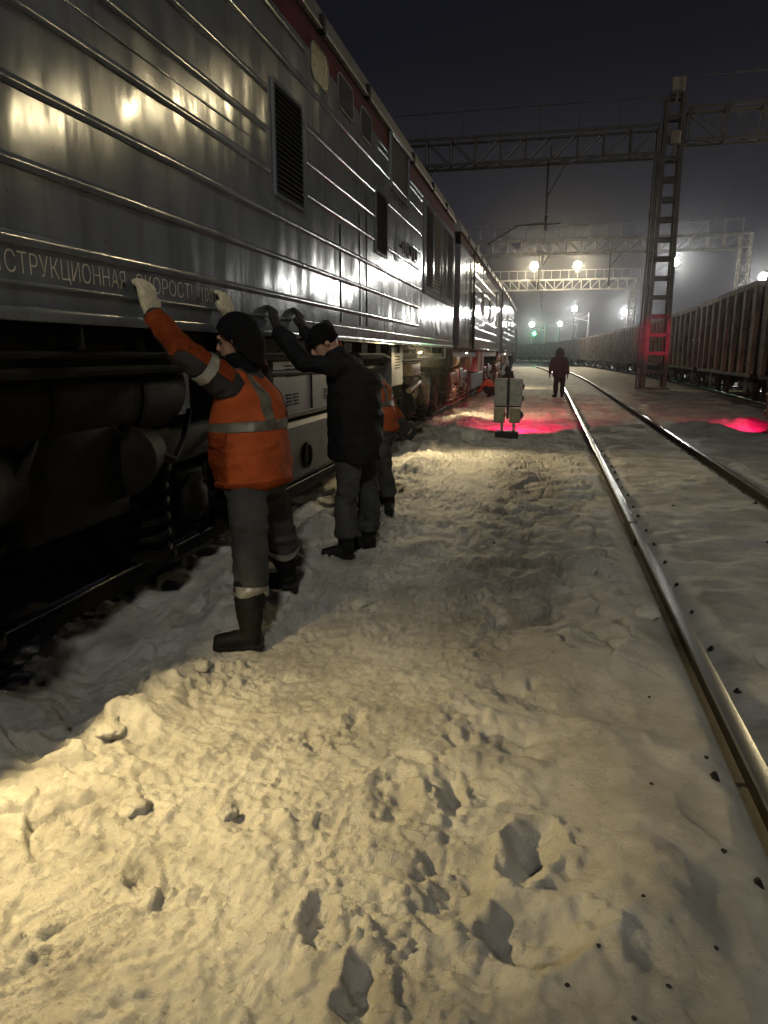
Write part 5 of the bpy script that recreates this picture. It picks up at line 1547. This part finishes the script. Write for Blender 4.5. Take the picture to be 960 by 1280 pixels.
build_person(dict(
    label='man in soiled orange vest pushing with both cream gloves on the locomotive side',
    front=(-1, 0.08, 0), face=(-0.95, -0.12, -0.22), head_up=(-0.2, 0, 1),
    J=dict(pelvis=(-1.60, 3.74, 0.93), chest=(-1.63, 3.75, 1.34), neck=(-1.635, 3.755, 1.53), head=(-1.675, 3.75, 1.655),
           shL=(-1.66, 3.55, 1.43), elL=(-1.80, 3.32, 1.61), wrL=(-2.015, 3.47, 1.785), shR=(-1.645, 3.95, 1.44), elR=(-1.83, 4.22, 1.60), wrR=(-2.015, 4.42, 1.80),
           hipL=(-1.60, 3.63, 0.90), knL=(-1.52, 3.45, 0.52), anL=an(-1.50, 3.37), hipR=(-1.60, 3.86, 0.90), knR=(-1.585, 4.05, 0.54), anR=an(-1.60, 4.22)),
    hdL=(-0.28, 0.10, 1), hnL=(-1, 0, -0.1), hdR=(-0.28, 0.15, 1), hnR=(-1, 0, -0.1), curlL=0.5, curlR=0.5,
    toeL=(-1, -0.35), toeR=(-1, -0.1), vest=True, belt=(-1.61, 3.75, 1.165), torso=((0.265, 0.215), (0.235, 0.185)), hem=0.06, leg=1.06, leg_bands=True, trouser_end=0.52, boot_h=0.26, boot_r=0.084, glove_k=1.22, glove_fat=1.5,
    arm=1.05, hat='hood', pocket=dict(at=(-1.72, 3.6, 0.90), along=(-1, 0, 0), out=(0, -1, 0), w=0.16, boxes=((0.01, 0.17), (0.19, 0.08))), vest_hem=True,
    C=dict(trouser=M['trouser'], sleeve=M['grey_cloth'], vest=M['orange'], tape=M['reflect_old'], collar=M['knit'], hat=M['knit'], glove=M['glove'])))

build_person(dict(
    label='man in long black jacket and knit cap bowing his head with arms against the locomotive',
    front=(-1, 0.05, 0), face=(-0.80, -0.42, -0.50), head_up=(-0.55, -0.1, 0.85),
    J=dict(pelvis=(-1.42, 5.30, 0.90), chest=(-1.45, 5.28, 1.36), neck=(-1.53, 5.27, 1.57), head=(-1.635, 5.235, 1.655),
           shL=(-1.50, 5.09, 1.48), elL=(-1.76, 5.10, 1.52), wrL=(-2.01, 5.27, 1.765), shR=(-1.48, 5.46, 1.48), elR=(-1.75, 5.62, 1.55), wrR=(-2.01, 5.86, 1.775),
           hipL=(-1.43, 5.20, 0.88), knL=(-1.45, 5.16, 0.50), anL=an(-1.455, 5.14), hipR=(-1.40, 5.42, 0.88), knR=(-1.36, 5.48, 0.50), anR=an(-1.37, 5.53)),
    hdL=(-0.35, 0.1, 1), hnL=(-1, 0, -0.1), hdR=(-0.35, 0.1, 1), hnR=(-1, 0, -0.1), toeL=(-1, -0.45), toeR=(-1, 0.1),
    torso=((0.235, 0.205), (0.255, 0.20)), hem=0.11, leg=1.0, trouser_end=0.78, boot_h=0.22, arm=1.0, back=0.035, glove_k=1.2, glove_fat=1.45,
    C=dict(trouser=M['trouser'], coat=M['black_cloth'], collar=M['black_cloth'], hat=M['knit'], glove=M['glove_dark'])))

build_person(dict(
    label='bent man in orange vest mostly hidden behind the black jacketed man',
    front=(-1, 0.1, 0), face=(-0.85, 0.3, -0.45), head_up=(-0.6, 0, 0.8),
    J=dict(pelvis=(-1.56, 6.80, 0.86), chest=(-1.63, 6.82, 1.20), neck=(-1.73, 6.83, 1.38), head=(-1.83, 6.82, 1.45),
           shL=(-1.66, 6.62, 1.29), elL=(-1.85, 6.66, 1.45), wrL=(-2.01, 6.75, 1.70), shR=(-1.64, 7.02, 1.29), elR=(-1.52, 7.06, 1.05), wrR=(-1.37, 6.93, 0.90),
           hipL=(-1.56, 6.70, 0.84), knL=(-1.53, 6.74, 0.46), anL=an(-1.48, 6.84), hipR=(-1.57, 6.92, 0.84), knR=(-1.62, 7.05, 0.46), anR=an(-1.58, 7.20)),
    hdL=(-0.3, 0.1, 1), hnL=(-1, 0, 0), hdR=(0.75, -0.3, -0.55), hnR=(0, -1, 0.2), curlR=0.9, toeL=(0.2, -1), toeR=(-1, 0.1), glove_k=1.35,
    vest=True, belt=(-1.60, 6.81, 1.06), torso=((0.20, 0.165), (0.225, 0.175)), hem=0.03, leg=1.05, trouser_end=0.72, leg_bands=False, boot_h=0.3,
    C=dict(trouser=M['trouser'], sleeve=M['grey_cloth'], vest=M['orange'], tape=M['reflect_old'], collar=M['grey_cloth'], hat=M['knit'], glove=M['glove_dark'])))

build_person(dict(
    label='hooded person in dark coat walking away along the near rail', group='figures farther up the yard',
    front=(0.02, 1, 0), face=(0, 0.97, -0.2),
    J=dict(pelvis=(0.47, 27.2, 0.93), chest=(0.45, 27.22, 1.36), neck=(0.45, 27.25, 1.56), head=(0.45, 27.30, 1.70),
           shL=(0.27, 27.2, 1.42), elL=(0.15, 27.15, 1.16), wrL=(0.13, 27.22, 0.90), shR=(0.63, 27.2, 1.42), elR=(0.74, 27.12, 1.16), wrR=(0.76, 27.18, 0.88),
           hipL=(0.38, 27.2, 0.90), knL=(0.36, 27.22, 0.50), anL=an(0.36, 27.05), hipR=(0.57, 27.2, 0.90), knR=(0.60, 27.32, 0.52), anR=an(0.60, 27.45)),
    hdL=(0, 0.1, -1), hnL=(1, 0, 0), hdR=(0, 0.1, -1), hnR=(-1, 0, 0), toeL=(-0.5, 1), toeR=(0.1, 1), hood=True, hem=0.13, torso=((0.235, 0.17), (0.265, 0.18)), leg=1.0, trouser_end=0.8, arm=1.1,
    C=dict(trouser=M['black_cloth'], coat=M['maroon'], glove=M['glove_dark'])))

build_person(dict(
    label='person crouching low at the rail left of the low signal, rust orange back', group='figures farther up the yard',
    front=(-0.9, 0.35, 0), face=(-0.8, 0.3, -0.5), head_up=(-0.5, 0, 0.8),
    J=dict(pelvis=(-2.00, 28.2, 0.24), chest=(-2.18, 28.25, 0.50), neck=(-2.30, 28.3, 0.62), head=(-2.42, 28.34, 0.66),
           shL=(-2.25, 28.08, 0.56), elL=(-2.42, 27.98, 0.36), wrL=(-2.55, 28.1, 0.16), shR=(-2.2, 28.45, 0.56), elR=(-2.40, 28.55, 0.36), wrR=(-2.55, 28.5, 0.16),
           hipL=(-2.02, 28.08, 0.25), knL=(-2.36, 28.00, 0.30), anL=an(-2.02, 28.0), hipR=(-2.0, 28.36, 0.25), knR=(-2.34, 28.5, 0.32), anR=an(-2.02, 28.55)),
    hdL=(-0.6, 0, -0.6), hnL=(0, 0, -1), hdR=(-0.6, 0, -0.6), hnR=(0, 0, -1), toeL=(-1, 0), toeR=(-1, 0.2), hem=0.02, torso=((0.20, 0.16), (0.22, 0.17)), trouser_end=0.8, boot_h=0.15,
    C=dict(trouser=M['black_cloth'], coat=M['rust_cloth'], collar=M['black_cloth'], hat=M['knit'], glove=M['glove_dark'])))

build_person(dict(
    label='stooping person in dark maroon hooded coat just above the low signal', group='figures farther up the yard',
    front=(-0.95, 0.3, 0), face=(-0.9, 0.2, -0.4), head_up=(-0.5, 0, 0.8),
    J=dict(pelvis=(-1.52, 32.0, 0.52), chest=(-1.60, 32.0, 0.80), neck=(-1.66, 32.0, 0.90), head=(-1.70, 32.0, 0.96),
           shL=(-1.62, 31.82, 0.82), elL=(-1.78, 31.80, 0.58), wrL=(-1.95, 31.9, 0.44), shR=(-1.60, 32.2, 0.82), elR=(-1.75, 32.25, 0.58), wrR=(-1.95, 32.2, 0.44),
           hipL=(-1.52, 31.88, 0.50), knL=(-1.80, 31.80, 0.42), anL=an(-1.55, 31.8), hipR=(-1.50, 32.15, 0.50), knR=(-1.78, 32.25, 0.42), anR=an(-1.5, 32.3)),
    hdL=(-0.8, 0.1, -0.3), hnL=(0, 0, -1), hdR=(-0.8, 0.1, -0.3), hnR=(0, 0, -1), toeL=(-1, 0), toeR=(-1, 0.2), hood=True, hem=0.16, torso=((0.28, 0.22), (0.22, 0.17)), trouser_end=0.8, boot_h=0.2,
    C=dict(trouser=M['black_cloth'], coat=M['maroon'], glove=M['glove_dark'])))

# ================================================================== FROSTY HAZE
hzm = bpy.data.materials.new('frosty_haze'); hzm.use_nodes = True
hn = hzm.node_tree.nodes; hn.remove(hn['Principled BSDF'])
pv = hn.new('ShaderNodeVolumePrincipled'); pv.inputs['Color'].default_value = (0.85, 0.86, 0.9, 1); pv.inputs['Density'].default_value = 0.0005
pv.inputs['Anisotropy'].default_value = 0.95
hzm.node_tree.links.new(pv.outputs[0], hn['Material Output'].inputs['Volume'])
b = MB(); b.box((-60, -20, -1.5), (70, 260, 17)); ho = b.build('haze', hzm); ho['kind'] = 'stuff'
